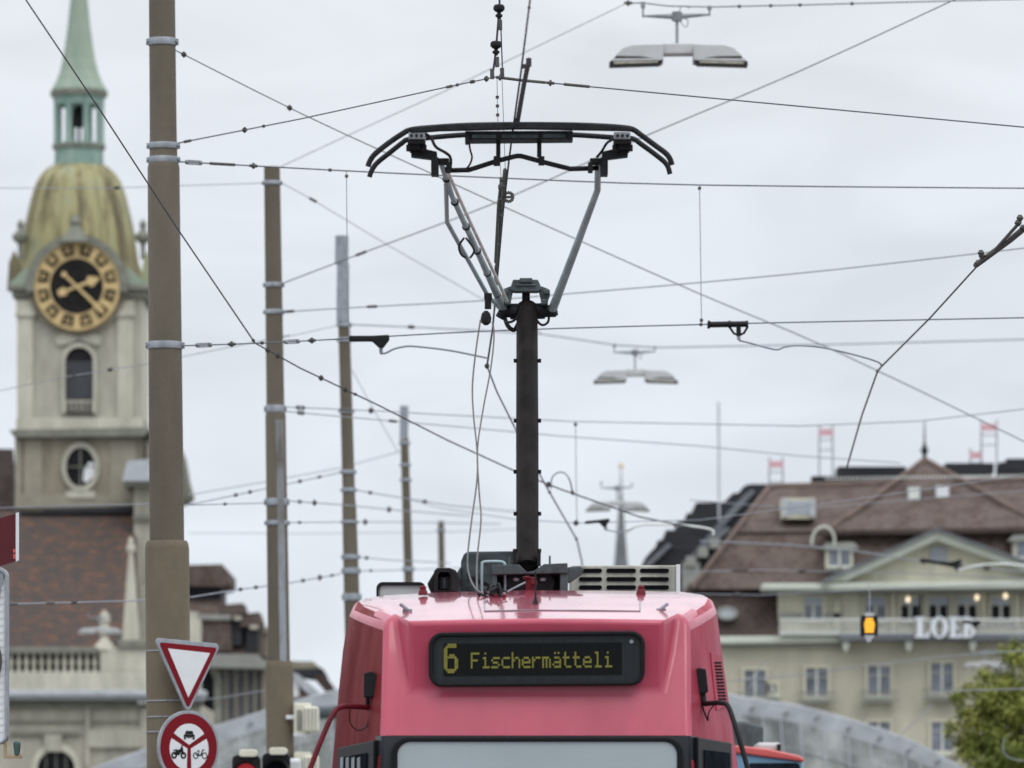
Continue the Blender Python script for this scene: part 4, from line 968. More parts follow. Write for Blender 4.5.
# near wire at top left, becoming the clamped wire
wire('thin black wire slanting across the clock tower from the top edge', [(5, -32, 33), (26, 0, 34), (100, 110, 38), (175, 225, 44), (255, 343, 50.6)], 1.7, 'wirek', [(253, 342, 'knot')])
wire('clamped wire slanting down behind the pantograph rope towards the street light', [(255, 343, 50.6), (300, 368, 53), (380, 406, 57), (447, 440, 61), (517, 472, 66), (560, 489, 70), (640, 517, 77), (690, 527, 81)], 1.9, 'wirek', [(268, 350, 'clamp'), (278, 356, 'clamp'), (320, 379, 'clamp'), (345, 393, 'clamp'), (354, 398, 'knot'), (548, 485, 'clamp'), (573, 494, 'knot')])
wire('arched cable loop beside the clamped wire below the pantograph', [(551, 489, 69), (552, 478, 69), (558, 472.5, 69), (565, 473.5, 69), (570, 481, 69), (572.5, 493, 70)], 1.6, 'wire', name='jumper_loop', smooth=5, fits=[(572.5, 492, 'knot')])
wire('pale bracket tube in front of the dark stepped roof', [(625, 534, 84), (634, 527, 84), (650, 524.5, 84), (685, 525.5, 84), (711, 529.5, 84), (713, 535, 84)], 2.6, 'railing', name='steady_arm', smooth=4, fits=[(675, 525.5, 'knot')])
# crossing wires
wire('wire rising from the second mast to the top right corner region', [(281, 284, 75), (361, 253.5, 72), (505, 199, 68), (650, 134, 64), (800, 71, 61), (960, -3, 58)], 1.4, 'wire', [(361, 253.5, 'rod')], smooth=3)
wire('faint guy from the top of the second mast down behind the pantograph', [(280, 182, 75), (313, 200, 77), (386, 244, 82), (470, 292, 88), (541, 333, 94)], 1.0, 'wirel', [(313, 200, 'rod')])
wire('faint lamp wire climbing from the second mast to the largest street light', [(280, 167, 75), (340, 139, 73), (442, 92.5, 70), (509, 60, 69), (627, 3, 67)], 1.0, 'wirel')
wire('lamp wire carrying the largest street light', [(627, 3, 67), (643, 3, 67), (668, 6, 67), (710, 7, 67), (800, 5, 67), (1060, -2, 67)], 1.4, 'wire', [(628, 2, 'clamp'), (740, 6.5, 'knot'), (770, 5.8, 'knot'), (800, 5, 'knot'), (850, 3.7, 'knot')])
wire('lamp wire from the steel-topped mast carrying the middle sized street light', [(350, 324.5, 94), (411, 327, 97), (470, 330, 100), (541, 334, 104), (615, 345, 110), (657, 347.5, 110), (850, 344, 110), (1060, 338.5, 110)], 1.6, 'wirel', [(411, 327, 'insul')])
wire('span wire from the second mast crossing above the black pantograph hub', [(281, 312, 75), (354, 307.5, 72), (477, 301, 68), (565, 294, 66), (700, 282.5, 64), (840, 269, 62), (1060, 244, 60)], 1.4, 'wirel', [(290, 311.5, 'rod'), (372, 306, 'rod')], smooth=3)
wire('short wire between second and steel-topped masts near the insulator', [(281, 338, 75), (340, 325, 94)], 1.0, 'wirel')
wire('faint wire from the left border to the second mast behind the dome', [(-30, 188, 90), (110, 188, 84), (264, 183, 75)], 0.9, 'wirel', [(118, 187.5, 'insul')])
wire('upper wire of the pair at the collar of the second mast', [(286, 407, 75), (380, 411, 78), (430, 414, 80), (575, 421.5, 85), (800, 426, 88), (920, 421, 88), (1060, 405, 88)], 1.2, 'wirel', [(300, 408, 'turn'), (345, 409.5, 'rod'), (372, 410.5, 'clamp')])
wire('lower wire of the pair at the collar of the second mast', [(286, 411.5, 75), (380, 420, 80), (450, 426, 84), (560, 436, 90), (700, 446, 96), (800, 456, 100), (900, 463, 104)], 1.2, 'wirel', [(300, 413, 'turn'), (392, 421, 'rod')])
wire('thin vertical dropper right of the black pantograph arm', [(575.5, 422, 78), (576, 470, 78), (577, 522, 78)], 1.1, 'wirel', [(575.5, 424, 'knot')], name='dropper')
horn_ins('small black insulator below the farthest street light', [(585, 521), (600, 519.5), (609, 518.3), (610, 520), (605.5, 527), (603, 526.5), (599, 522.5), (585, 523.8)], [(605, 525), (606, 530)], [(606, 530, 78), (612, 531, 78), (622, 532, 78), (634, 528, 78)], 78, 1.3, 'wirel')
wire('span wire below the street lights carrying the small black insulator', [(412, 500, 130), (440, 508, 100), (517, 519.5, 80), (576, 523, 78), (700, 520, 78), (850, 500, 78), (1060, 470, 78)], 1.0, 'wirel', [(577, 523, 'clamp'), (576.5, 528, 'knot')])
wire('wire low between the nearest and second mast', [(190, 505, 60), (225, 504, 66), (264, 503, 75)], 1.2, 'wirel', [(225, 504, 'rod')])
wire('wire from the second mast past the steel-topped mast towards the farthest mast', [(290, 501, 75), (345, 505, 90), (389, 509.5, 105), (470, 516, 130)], 1.3, 'wirel', [(300, 502, 'turn'), (315, 503.3, 'clamp'), (389, 509.5, 'clamp')])
wire('wire slanting up to the steel-topped mast from the church corner', [(188, 505, 70), (224, 497.5, 76), (264, 489, 83), (292, 483, 86), (340, 472.5, 94)], 1.4, 'wirel', [(236, 495, 'insul'), (250, 492, 'insul'), (300, 481, 'insul'), (320, 477, 'rod')])
wire('long wire slanting up to the fourth mast top', [(188, 495, 90), (264, 482, 102), (340, 468, 115), (402, 451, 130)], 1.1, 'wirel')
wire('wire from the steel-topped mast to the right at the height of the roof ridges', [(356, 490, 94), (372, 493, 98), (450, 505.5, 110), (520, 512, 125)], 1.3, 'wirel', [(370, 492.5, 'insul'), (425, 501.5, 'insul')])
wire('wire at the lower band of the second mast', [(290, 522.5, 75), (345, 522, 90), (402, 522, 130), (500, 524, 150)], 1.2, 'wirel', [(300, 522.5, 'rod'), (365, 522, 'clamp')])
wire('faint wire across all masts above the brown mansard', [(188, 533, 170), (300, 533.5, 170), (450, 532, 170), (520, 529, 170)], 0.8, 'wirel')
wire('beaded wire from the nearest mast up to the steel-topped mast', [(-30, 605, 60), (130, 601, 66), (192, 597, 70), (236, 590, 76), (289, 583, 84), (340, 574, 94)], 1.5, 'wirel', [(12, 604, 'rod'), (48, 603.5, 'rod'), (75, 603, 'insul'), (240, 589.5, 'insul'), (256, 587, 'insul'), (303, 580.5, 'insul'), (320, 577.5, 'clamp'), (332, 575.5, 'rod')])
wire('wire right of the steel-topped mast above the tram roof corner', [(358, 571, 94), (402, 570, 130), (520, 566, 150)], 1.2, 'wirel', [(370, 570.5, 'rod')])
wire('upper short wire right of the steel-topped mast above the tram', [(358, 557, 94), (389, 560, 105), (450, 563, 130)], 1.2, 'wirel', [(366, 557.8, 'insul')])
wire('faint wire across the church tower below the oval window', [(-30, 509, 80), (60, 506, 78), (146, 504, 70), (170, 503, 60)], 1.0, 'wirel')
wire('faint slanting wire across the arched belfry window', [(-30, 397, 90), (65, 377, 84), (146, 364, 78), (290, 335, 75)], 0.9, 'wirel', [(75, 375.5, 'insul'), (110, 370, 'insul')])
wire('low wire across the mansard windows', [(185, 702, 100), (225, 697, 98), (280, 688, 90)], 1.0, 'wirel')
wire('thin sagging guy below the steel insulator mast', [(352, 370, 94), (375, 412, 94), (398, 452, 130)], 0.8, 'wirel')
# wires in front of the pale facade
wire('dark wire with a fitting across the gable triangle', [(700, 541, 120), (790, 545, 120), (855, 551, 120), (920, 561, 120), (1060, 576, 120)], 1.6, 'wirel', [(925, 559.5, 'clamp'), (945, 563, 'rod'), (957, 564, 'clamp'), (985, 568, 'clamp')])
horn_ins('black insulator in front of the gable triangle', [(921, 558), (935, 560.5), (950, 562), (961, 559), (962, 561.5), (957, 569), (953, 567), (940, 564.5), (921, 561.5)], [(955, 567), (958, 571)], [(958, 571, 120), (975, 566, 120), (1000, 564, 120), (1030, 566, 120)], 120, 2.2, 'railing')
horn_ins('small black insulator overlapping the last shop letter', [(963, 620.3), (972, 620.8), (980, 620.5), (981, 623), (976.5, 627), (974, 626.5), (971, 623.8), (963, 623)], [(975.5, 626), (976, 629)], [(976, 629, 120), (985, 627, 120), (1000, 626, 120), (1040, 628, 120)], 120, 1.0, 'wirel')
wire('faint wire along the roof below the white mast lamp', [(690, 500, 130), (800, 509, 130), (905, 500, 130), (1060, 488, 130)], 1.0, 'wirel')
wire('faint wire at the eaves left of the gable', [(680, 572, 120), (760, 570, 120), (900, 573, 120), (1060, 580, 120)], 1.1, 'wirel', [(803, 571, 'clamp'), (740, 570.5, 'insul')])
wire('faint wire crossing below the eaves of the brown roof', [(690, 594, 110), (760, 595, 110), (860, 590, 110), (1060, 582, 110)], 1.0, 'wirel', [(738, 595, 'clamp')])
wire('wire in front of the row of lower windows', [(720, 682, 115), (800, 675, 115), (870, 665, 115), (960, 655, 115), (1060, 648, 115)], 1.2, 'wirel')
wire('wire across the pale facade above the tree', [(930, 692, 100), (980, 690, 100), (1060, 688, 100)], 1.2, 'wirel')
wire('curved cable hanging in front of the tree', [(1004, 738, 100), (1003, 750, 100), (1010, 758, 100), (1030, 762, 100)], 1.3, 'wirel', smooth=4)
wire('short slanting wire below the shop letters', [(932, 705, 130), (905, 731, 130), (895, 742, 130)], 1.2, 'wirel')
wire('slanting wire left of the lower windows', [(764, 660, 110), (757, 675, 110), (748, 690, 110)], 1.2, 'wirel')

# ------------------------------------------------------------------ church
YC = 270
CH = thing('church', ground_at(78, YC), 'pale stone church with a green copper spire and gilded clock', 'church')
cxp = 79.5; a_px = 62
def tp(x0, y0, x1, y1, d0=0.0, d=6.0): mb = MB(); return mb.bp(x0, y0, x1, y1, YC + d0, d)
# tower bodies
mb = MB(); mb.bp(17.5, 290, 141, 430, YC, 5.7); mb.build('tower_upper_wall', 'stone', CH)
mb = MB(); mb.bp(15, 434, 143.5, 516, YC - .1, 5.9); mb.build('tower_lower_wall', 'stoned', CH)
mb = MB()
for x0, x1 in ((17, 33), (117, 133)):
    mb.bp(x0, 318, x1, 418, YC - .16, .2); mb.bp(x0 - 1, 300, x1 + 1, 318, YC - .22, .24); mb.bp(x0 - 2, 312, x1 + 2, 316, YC - .3, .3)
mb.bp(16, 418, 142.5, 430, YC - .2, .2); mb.bp(134, 296, 142, 418, YC + .25, 5.2)
mb.each('tower_pilaster', 'stonel', CH, bevel=.03)
mb = MB(); mb.bp(15.5, 440, 21, 508, YC - .22, .15); mb.bp(24, 440, 42, 495, YC - .16, .1); mb.bp(110, 440, 136, 495, YC - .16, .1); mb.bp(15, 494, 143, 508, YC - .24, .2); mb.each('tower_panel', 'stonem', CH)
mb = MB(); mb.prism([(9, 430), (148, 427), (148, 431), (144, 436), (14, 437)], YC - .6, 6.8); mb.build('tower_string_course', 'stoneg', CH)
# main cornice with the arch over the clock
mb = MB(); mb.bp(12, 290, 146, 297, YC - .35, 6.4); mb.bp(9, 284, 149, 290, YC - .6, 6.9); mb.build('tower_cornice', 'stoneg', CH, bevel=.05)
mb = MB(); n_ = 36
def arcring(mb, cx, cy, r0, r1, a0, a1, Y, d, n=36):
    for i in range(n):
        t0, t1 = R(a0 + (a1 - a0) * i / n), R(a0 + (a1 - a0) * (i + 1) / n)
        mb.prism([(cx + r1 * math.cos(t0), cy - r1 * math.sin(t0)), (cx + r0 * math.cos(t0), cy - r0 * math.sin(t0)), (cx + r0 * math.cos(t1), cy - r0 * math.sin(t1)), (cx + r1 * math.cos(t1), cy - r1 * math.sin(t1))], Y, d)
arcring(mb, 77, 285, 43, 51, -8, 188, YC - .75, 1.2); mb.build('clock_hood', 'stoneg', CH)
mb = MB(); mb.prism([(77 + 50 * math.cos(R(k * 10)), 285 - 50 * math.sin(R(k * 10))) for k in range(36)], YC - .3, .5); mb.build('clock_surround', 'stoned', CH)
# clock
ck = MB(); ck.prism([(77 + 43 * math.cos(R(k * 7.5)), 285.5 + 45 * math.sin(R(k * 7.5))) for k in range(48)], YC - .62, .2); ck = ck.build('clock', 'gold', CH, bevel=.02)
mb = MB(); mb.prism([(76.5 + 26.5 * math.cos(R(k * 7.5)), 286 + 27.5 * math.sin(R(k * 7.5))) for k in range(48)], YC - .66, .06); mb.build('dial', 'dial', ck)
mb = MB()
for k in range(12):
    a0 = R(k * 30 + 15); q = []
    for da, r in ((-9.5, 29.5), (9.5, 29.5), (9, 39.8), (-9, 39.8)):
        t = a0 + R(da); q.append((76.8 + r * math.sin(t), 285.6 - r * 1.04 * math.cos(t)))
    mb.prism(q, YC - .66, .05)
mb.build('numeral_field', 'dial', ck)
for k in range(12):
    mb = MB()
    a0 = R(k * 30 + 15)
    for da in (-3.6, 0, 3.6) if k % 3 else (-2.5, 2.5):
        q = []
        for dd, r in ((-1.0, 32), (1.0, 32), (1.0, 38), (-1.0, 38)):
            t = a0 + R(da + dd); q.append((76.8 + r * math.sin(t), 285.6 - r * 1.04 * math.cos(t)))
        mb.prism(q, YC - .70, .04)
    mb.build('numeral', 'gold', ck)
def hand(ang, L, tail, w0, spade, Y, name):
    t = R(ang); ux, uy = math.sin(t), -math.cos(t); vx, vy = -uy, ux; cx, cy = 76.8, 286.5
    g = lambda l, s: (cx + ux * l + vx * s, cy + uy * l + vy * s)
    mb = MB(); mb.prism([g(-tail, -w0 * .6), g(L, -w0 * .8), g(L, w0 * .8), g(-tail, w0 * .6)], Y, .03)
    if spade:
        mb.prism([g(L - 9, -2), g(L - 6, -6), g(L, -3), g(L + 5, 0), g(L, 3), g(L - 6, 6), g(L - 9, 2)], Y - .012, .03)
        mb.prism([g(-tail - 5, -3), g(-tail + 3, -4.5), g(-tail + 3, 4.5), g(-tail - 5, 3)], Y - .012, .03)
    else:
        mb.prism([g(L - 12, -2.2), g(L - 4, -3), g(L + 2, 0), g(L - 4, 3), g(L - 12, 2.2)], Y - .012, .03)
        mb.prism([g(-tail - 3, 0), g(-tail, -3.4), g(-tail + 4, 0), g(-tail, 3.4)], Y - .012, .03)
    mb.build(name, 'gold', ck)
hand(69, 20, 15, 2.2, True, YC - .74, 'hour_hand'); hand(134, 36, 18, 2.2, False, YC - .82, 'minute_hand')
# belfry window
def archpts(x0, y0, x1, y1, n=12):
    r = (x1 - x0) / 2; cx = (x0 + x1) / 2
    return [(x0, y1)] + [(cx - r * math.cos(math.pi * k / n), y0 + r - r * math.sin(math.pi * k / n)) for k in range(n + 1)] + [(x1, y1)]
bw = MB(); ring(bw, archpts(61.5, 343, 96.5, 413), archpts(65, 347, 93, 413), YC - .25, .3); bw = bw.build('belfry_window', 'stonel', CH)
MB().prism(archpts(64.8, 346.8, 93.2, 413), YC - .03, .05).build('louvre', 'louvre', bw)
mb = MB()
for k in range(14): mb.bp(65, 362 + k * 2.7, 93, 363 + k * 2.7, YC - .08, .06)
mb.build('louvre_slats', 'slatel', bw)
mb = MB(); mb.bp(65, 400, 93, 402, YC - .2, .1)
for k in range(6): mb.bp(65 + k * 5.2, 402, 67.2 + k * 5.2, 412, YC - .2, .1)
mb.build('baluster_rail', 'stone', bw)
mb = MB(); mb.prism([(55, 338), (62, 333), (79, 337), (95, 333), (102, 338), (100, 346), (90, 344), (79, 339), (68, 344), (57, 346)], YC - .2, .3); mb.build('carved_lintel', 'stonel', CH, bevel=.05)
# oval window
ell = lambda rx, ry, cx=80.5, cy=467: [(cx + rx * math.cos(R(k * 10)), cy + ry * math.sin(R(k * 10))) for k in range(36)]
ow = MB(); ring(ow, ell(19, 25), ell(14.5, 19.5), YC - .30, .3); ow = ow.build('oval_window', 'stone', CH)
MB().prism(ell(14.8, 19.8), YC - .12, .1).build('pane', 'glass', ow)
mb = MB(); mb.bp(79.6, 448, 81, 486, YC - .16, .03); mb.bp(66, 466, 95, 467.3, YC - .16, .03); mb.build('glazing_bar', 'stoneg', ow)
mb = MB(); mb.prism([(84, 470), (89, 462), (95, 463), (94, 476), (86, 483), (83, 480)], YC - .150, .02); mb.build('bright_pane', 'white', ow)
MB().bp(66, 491, 95, 498, YC - .3, .25).build('oval_sill', 'stonel', CH)
# dome (eight sided bell shape)
s_ = YC / F; cd = Vector((P(79, 0, YC + 2.8).x, YC + 2.8, 0)); zpx = lambda y: CZ + (HZ - y) * (YC + 2.8) / F
prof = [(287, 69), (281, 67), (272, 62.5), (263, 59), (250, 57), (240, 55.5), (228, 53.5), (215, 50.5), (200, 47), (190, 44.2), (182, 41), (175, 36.5), (170, 31.5), (166.5, 26)]
mb = MB(); mb.lathe((cd.x, cd.y, 0), [(w_ * s_ * 1.01, zpx(y)) for y, w_ in prof], 32); mb.build('dome', 'dome', CH, smooth=True, angle=60)
mb = MB()
for k in range(16):
    t = 2 * math.pi * k / 16 + .1
    mb.tube([Vector((cd.x + w_ * s_ * 1.012 * math.cos(t), cd.y + w_ * s_ * 1.012 * math.sin(t), zpx(y))) for y, w_ in prof], .055, 6)
mb.each('dome_rib', 'dome', CH, smooth=True)
mb = MB()
for x0 in (13, 147): mb.prism([(x0 - 6, 290), (x0 + 7, 290), (x0 + 6, 262), (x0 + 1, 250), (x0 - 4, 262)], YC + .3, .8)
mb.each('corner_gable', 'dome', CH)
mb = MB()
for pts in ([(8, 288), (10, 283), (17, 276), (26, 268), (33, 268), (30, 280), (28, 289)], [(122, 268), (129, 268), (138, 276), (147, 283), (150, 288), (126, 289), (124, 280)]): mb.prism(pts, YC - .45, .8)
mb.each('copper_flare', 'copper', CH)
mb = MB()
for x0 in (20.5, 143):
    mb.lathe(P(x0, 240, YC + 1), [(.10, -.9), (.12, -.2), (.35, 0), (.40, .2), (.15, .45), (.12, .6), (.2, .7), (.05, .95)], 12)
mb.lathe(P(75, 232, YC - .7), [(.7, -.5), (.55, -.15), (.3, .1), (.22, .3), (.3, .45), (.08, .8)], 12)
mb.each('urn_finial', 'stoneg', CH, smooth=True)
# lantern
cl = (cd.x, cd.y, 0)
def ln(w_, y): return (w_ * s_, zpx(y))
mb = MB(); mb.lathe(cl, [ln(25, 166.5), ln(24.5, 150), ln(26.5, 149), ln(26.8, 145), ln(24.5, 144)], 16, R(22.5)); mb.build('lantern_base', 'copperl', CH)
mb = MB()
for k in range(8):
    t = R(22.5 + 45 * k); r = 23.2 * s_
    c = Vector((cl[0] + r * math.cos(t), cl[1] + r * math.sin(t), 0))
    mb.lathe((c.x, c.y, 0), [(3.0 * s_ * 1.25, zpx(145)), (2.7 * s_ * 1.25, zpx(140)), (2.7 * s_ * 1.25, zpx(104)), (3.4 * s_ * 1.25, zpx(100))], 8)
mb.each('lantern_column', 'copperl', CH, smooth=True)
mb = MB(); mb.lathe(cl, [ln(25, 106), ln(25.5, 99), ln(27.5, 97)], 16, R(22.5))
for k in range(8):
    t = R(45 * k)
    for q in range(5):
        pass
mb.build('lantern_ring', 'copperl', CH)
mb = MB(); mb.lathe(cl, [ln(28.5, 97), ln(29.5, 93), ln(27, 91)], 16, R(22.5)); mb.lathe(cl, [ln(26.7, 149.4), ln(27.2, 145.6)], 16, R(22.5)); mb.each('lantern_cornice', 'stoneg', CH)
mb = MB(); mb.lathe(cl, [(1.6 * s_, zpx(145)), (1.6 * s_, zpx(128)), (8 * s_, zpx(126)), (7 * s_, zpx(116)), (4.5 * s_, zpx(108)), (1.6 * s_, zpx(106)), (1.6 * s_, zpx(98))], 14); mb.build('bell', 'black', CH, smooth=True)
prof = [(91.5, 28.8), (88, 27), (82, 23.5), (72, 19.5), (60, 16.5), (45, 14), (25, 11.3), (0, 8.8), (-60, 4.5), (-110, .8)]
mb = MB(); mb.lathe(cl, [ln(w_, y) for y, w_ in prof], 16, R(22.5)); mb.build('spire', 'copper', CH)
mb = MB(); mb.lathe(cl, [ln(.8, -105), ln(2.6, -112), ln(.8, -118), ln(.6, -140)], 10); mb.build('spire_ball', 'gold', CH, smooth=True)
# nave roof and front
mb = MB(); a = [P(-140, 690, YC - 12), P(136, 690, YC - 12), P(136, 513, YC - .5), P(-140, 510, YC - .5)]
mb.hexa(a, [v + Vector((0, .8, -.8)) for v in a]); mb.build('nave_roof', 'tile', CH)
mb = MB(); a = [P(-140, 560, YC + .5), P(13.5, 560, YC + .5), P(13.5, 449, YC + 7), P(-140, 446, YC + 7)]; mb.hexa(a, [v + Vector((0, .8, -.8)) for v in a]); mb.build('rear_nave_roof', 'tile3', CH)
mb = MB(); mb.prism([(20, 511.5), (44, 511.5), (46, 508), (134, 506), (134, 512), (20, 514)], YC - .9, .5); mb.build('roof_flashing', 'slate', CH)
YF = YC - 12.5
mb = MB(); mb.bp(-140, 704, 200, 1000, YF, 12); mb.build('nave_wall', 'stone', CH)
mb = MB(); mb.bp(-140, 672, 148, 691, YF - .2, 1.0); mb.bp(100, 648, 148, 672, YF - .1, .9); mb.each('parapet', 'stonel', CH, bevel=.04)
mb = MB(); mb.bp(-140, 647, 99, 653, YF - .1, .9); mb.bp(118, 640, 148, 648, YF - .3, 1.1); mb.build('balustrade_rail', 'stoneg', CH, bevel=.04)
MB().bp(-140, 650, 99, 700, YF + 1.0, .2).build('gap_shade_backing', 'slate', CH)  # added dark sheet stands in for shade between the balusters
for k in range(24):
    x0 = -80 + k * 7.6
    if x0 > 97: break
    MB().lathe(P(x0, 672, YF + .25), [(.10, 0), (.10, .12), (.05, .18), (.12, .42), (.045, .72), (.10, .78), (.10, .9)], 10).build('baluster', 'stonel', CH, smooth=True)
mb = MB(); mb.bp(-140, 690, 205, 696, YF - 1.0, 2); mb.bp(-140, 696, 203, 700, YF - .7, 1.6); mb.build('cornice', 'lead', CH, bevel=.04)
mb = MB()
for k in range(66): mb.bp(-60 + k * 4, 701, -57.8 + k * 4, 705.5, YF - .45, .5)
mb.bp(-140, 705.5, 201, 708, YF - .3, .4); mb.bp(-140, 721, 200, 723, YF - .12, .2); mb.bp(10, 732, 80, 735, YF - .2, .3)
mb.build('dentil_band', 'stoneg', CH)
mb = MB(); mb.bp(85, 706, 90, 768, YF - .2, .2); mb.bp(88, 730, 146, 748, YF - .25, .25); mb.bp(140, 708, 200, 800, YF - .2, .2); mb.bp(44, 735, 62, 752, YF - .35, .3); mb.each('wall_panel', 'stone', CH, bevel=.05)
aw = MB(); ring(aw, archpts(31, 743, 81, 830), archpts(37, 750, 75, 830), YF - .3, .3); aw = aw.build('arched_window', 'stonel', CH)
MB().prism(archpts(36.5, 749.5, 75.5, 830), YF - .06, .05).build('pane', 'glass', aw)
mb = MB()
for x0 in (46, 56, 66): mb.bp(x0 - .5, 750, x0 + .5, 830, YF - .09, .03)
mb.build('glazing_bar', 'stoneg', aw)
mb = MB(); mb.prism([(122, 640), (139, 640), (136.5, 600), (133, 560), (130.8, 545), (128, 560), (125, 600)], YF + .2, .5)
mb.lathe(P(130.8, 550, YF + .4), [(.06, -.2), (.2, -.05), (.22, .1), (.12, .25), (.15, .35), (.02, .6)], 12); mb.build('obelisk', 'stonel', CH, bevel=.03)
mb = MB(); mb.lathe(P(104.5, 650, YF + .3), [(.5, 0), (.42, .2), (.2, .45), (.15, .6), (.28, .75), (.26, .95), (.2, 1.1), (.28, 1.3), (.2, 1.55), (.05, 1.75)], 14); mb.build('urn', 'stonel', CH, smooth=True)
# side turret with lead roof and scroll gable right of the tower
mb = MB(); mb.bp(134, 480, 178, 690, YC - 2, 3); mb.build('stair_turret', 'stone', CH)
mb = MB(); mb.prism([(122, 481), (127, 461), (150, 459), (178, 459), (178, 481)], YC - 3, 4); mb.build('turret_roof', 'lead', CH)
mb = MB(); mb.bp(124, 481, 180, 486, YC - 2.8, 4); mb.bp(133, 515, 179, 520, YC - 2.2, 3.2); mb.build('turret_cornice', 'stoneg', CH)
mb = MB(); mb.prism([(150, 520), (150, 430), (176, 438), (183, 455), (187.5, 480), (191.5, 495), (187, 500), (178, 503), (178, 520)], YC - 1, 3); mb.build('scroll_gable', 'stoneg', CH, bevel=.05)
mb = MB(); mb.bp(139, 585, 152, 640, YC - 2.3, .5); mb.bp(178, 618, 198, 690, YF, 3); mb.each('buttress', 'stonel', CH)

# ------------------------------------------------------------------ pale department store
YB = 230
BD = thing('department_store', ground_at(880, YB), 'pale ochre building with brown tiled roof, gable and white shop letters', 'building')
mb = MB(); mb.bp(620, 641, 1120, 1000, YB, 14); mb.build('lower_wall', 'plaster', BD)
mb = MB(); mb.bp(778, 588, 1120, 641, YB + .5, 12); mb.build('upper_wall', 'plasterl', BD)
mb = MB(); mb.prism([(640, 637), (842, 635.5), (842, 642.5), (640, 645)], YB - .6, 1.2); mb.bp(762, 583.5, 830, 590, YB - .6, 2); mb.each('cornice', 'trim', BD, bevel=.06)
mb = MB(); mb.bp(640, 644, 842, 646.5, YB - .35, .6); mb.bp(764, 590, 830, 592, YB - .3, 1); mb.build('cornice_shadow_course', 'trimd', BD)
# lower mansard pieces
mb = MB(); a = [P(650, 636, YB), P(779, 636, YB), P(779, 583, YB + 1.6), P(690, 583, YB + 1.6)]; mb.hexa(a, [v + Vector((0, 1.0, 0)) for v in a]); mb.build('lower_roof', 'tile3', BD)
mb = MB(); a = [P(690, 589, YB + .9), P(1120, 587, YB + .9), P(1120, 529, YB + 2.6), P(735, 531, YB + 2.6)]; mb.hexa(a, [v + Vector((0, 1.0, 0)) for v in a]); mb.build('mansard_roof', 'tile2', BD)
mb = MB(); a = [P(735, 532, YB + 2.4), P(1120, 529, YB + 2.4), P(1120, 478, YB + 6.5), P(769, 487, YB + 6.5)]; mb.hexa(a, [v + Vector((0, 2.0, 0)) for v in a])
mb.build('main_roof', 'tile2', BD)
mb = MB(); mb.tube([P(692, 588, YB + .8), P(735, 531, YB + 2.3), P(769, 487, YB + 6.4)], .10, 8); mb.tube([P(769, 487, YB + 6.5), P(1120, 477, YB + 6.5)], .14, 8); mb.each('hip_ridge', 'ridge', BD, smooth=True)
# hipped centre roof
cg = MB(); ap = P(924.5, 459.5, YB + 6.2); bl_, br2 = P(824, 532, YB + 1.9), P(1046, 527, YB + 1.9)
mid1, mid2 = P(812, 532, YB + 7), P(1060, 527, YB + 7)
cg.add([ap, bl_, br2, mid1, mid2], [[0, 1, 2], [0, 3, 1], [0, 2, 4], [1, 3, 4, 2]]); cg.build('center_roof', 'tile2', BD)
mb = MB(); mb.tube([ap, P(870, 501, YB + 3.5), bl_], .12, 8); mb.tube([ap, P(985, 493, YB + 3.9), br2], .12, 8); mb.each('center_hip_ridge', 'ridge', BD, smooth=True)
mb = MB(); mb.prism([(815, 530.5), (1120, 526), (1120, 531), (815, 535)], YB + 1.7, .3); mb.build('roof_break', 'tile3', BD)
mb = MB(); mb.lathe(ap, [(.12, -.2), (.08, .2), (.17, .35), (.08, .55), (.04, .7), (.02, 1.6)], 10); mb.build('roof_finial', 'slate', BD, smooth=True)
mb = MB(); mb.bp(838, 466.5, 906, 479, YB + 8, 2); mb.bp(946, 463, 994, 473, YB + 8, 2); mb.bp(1000, 462, 1100, 473, YB + 8, 2); mb.bp(1007, 458.5, 1100, 463, YB + 9, 1); mb.bp(812, 476, 840, 483, YB + 8, 1); mb.each('roof_terrace', 'slate', BD)
mb = MB()
for k in range(66): x0 = 826 + k * 4; mb.bp(x0, 477.4 - k * .06, x0 + 2.2, 479.6 - k * .06, YB + 4.2 if 880 < x0 < 975 else YB + 5.6, .05)
mb.build('snow_guard', 'railing', BD)
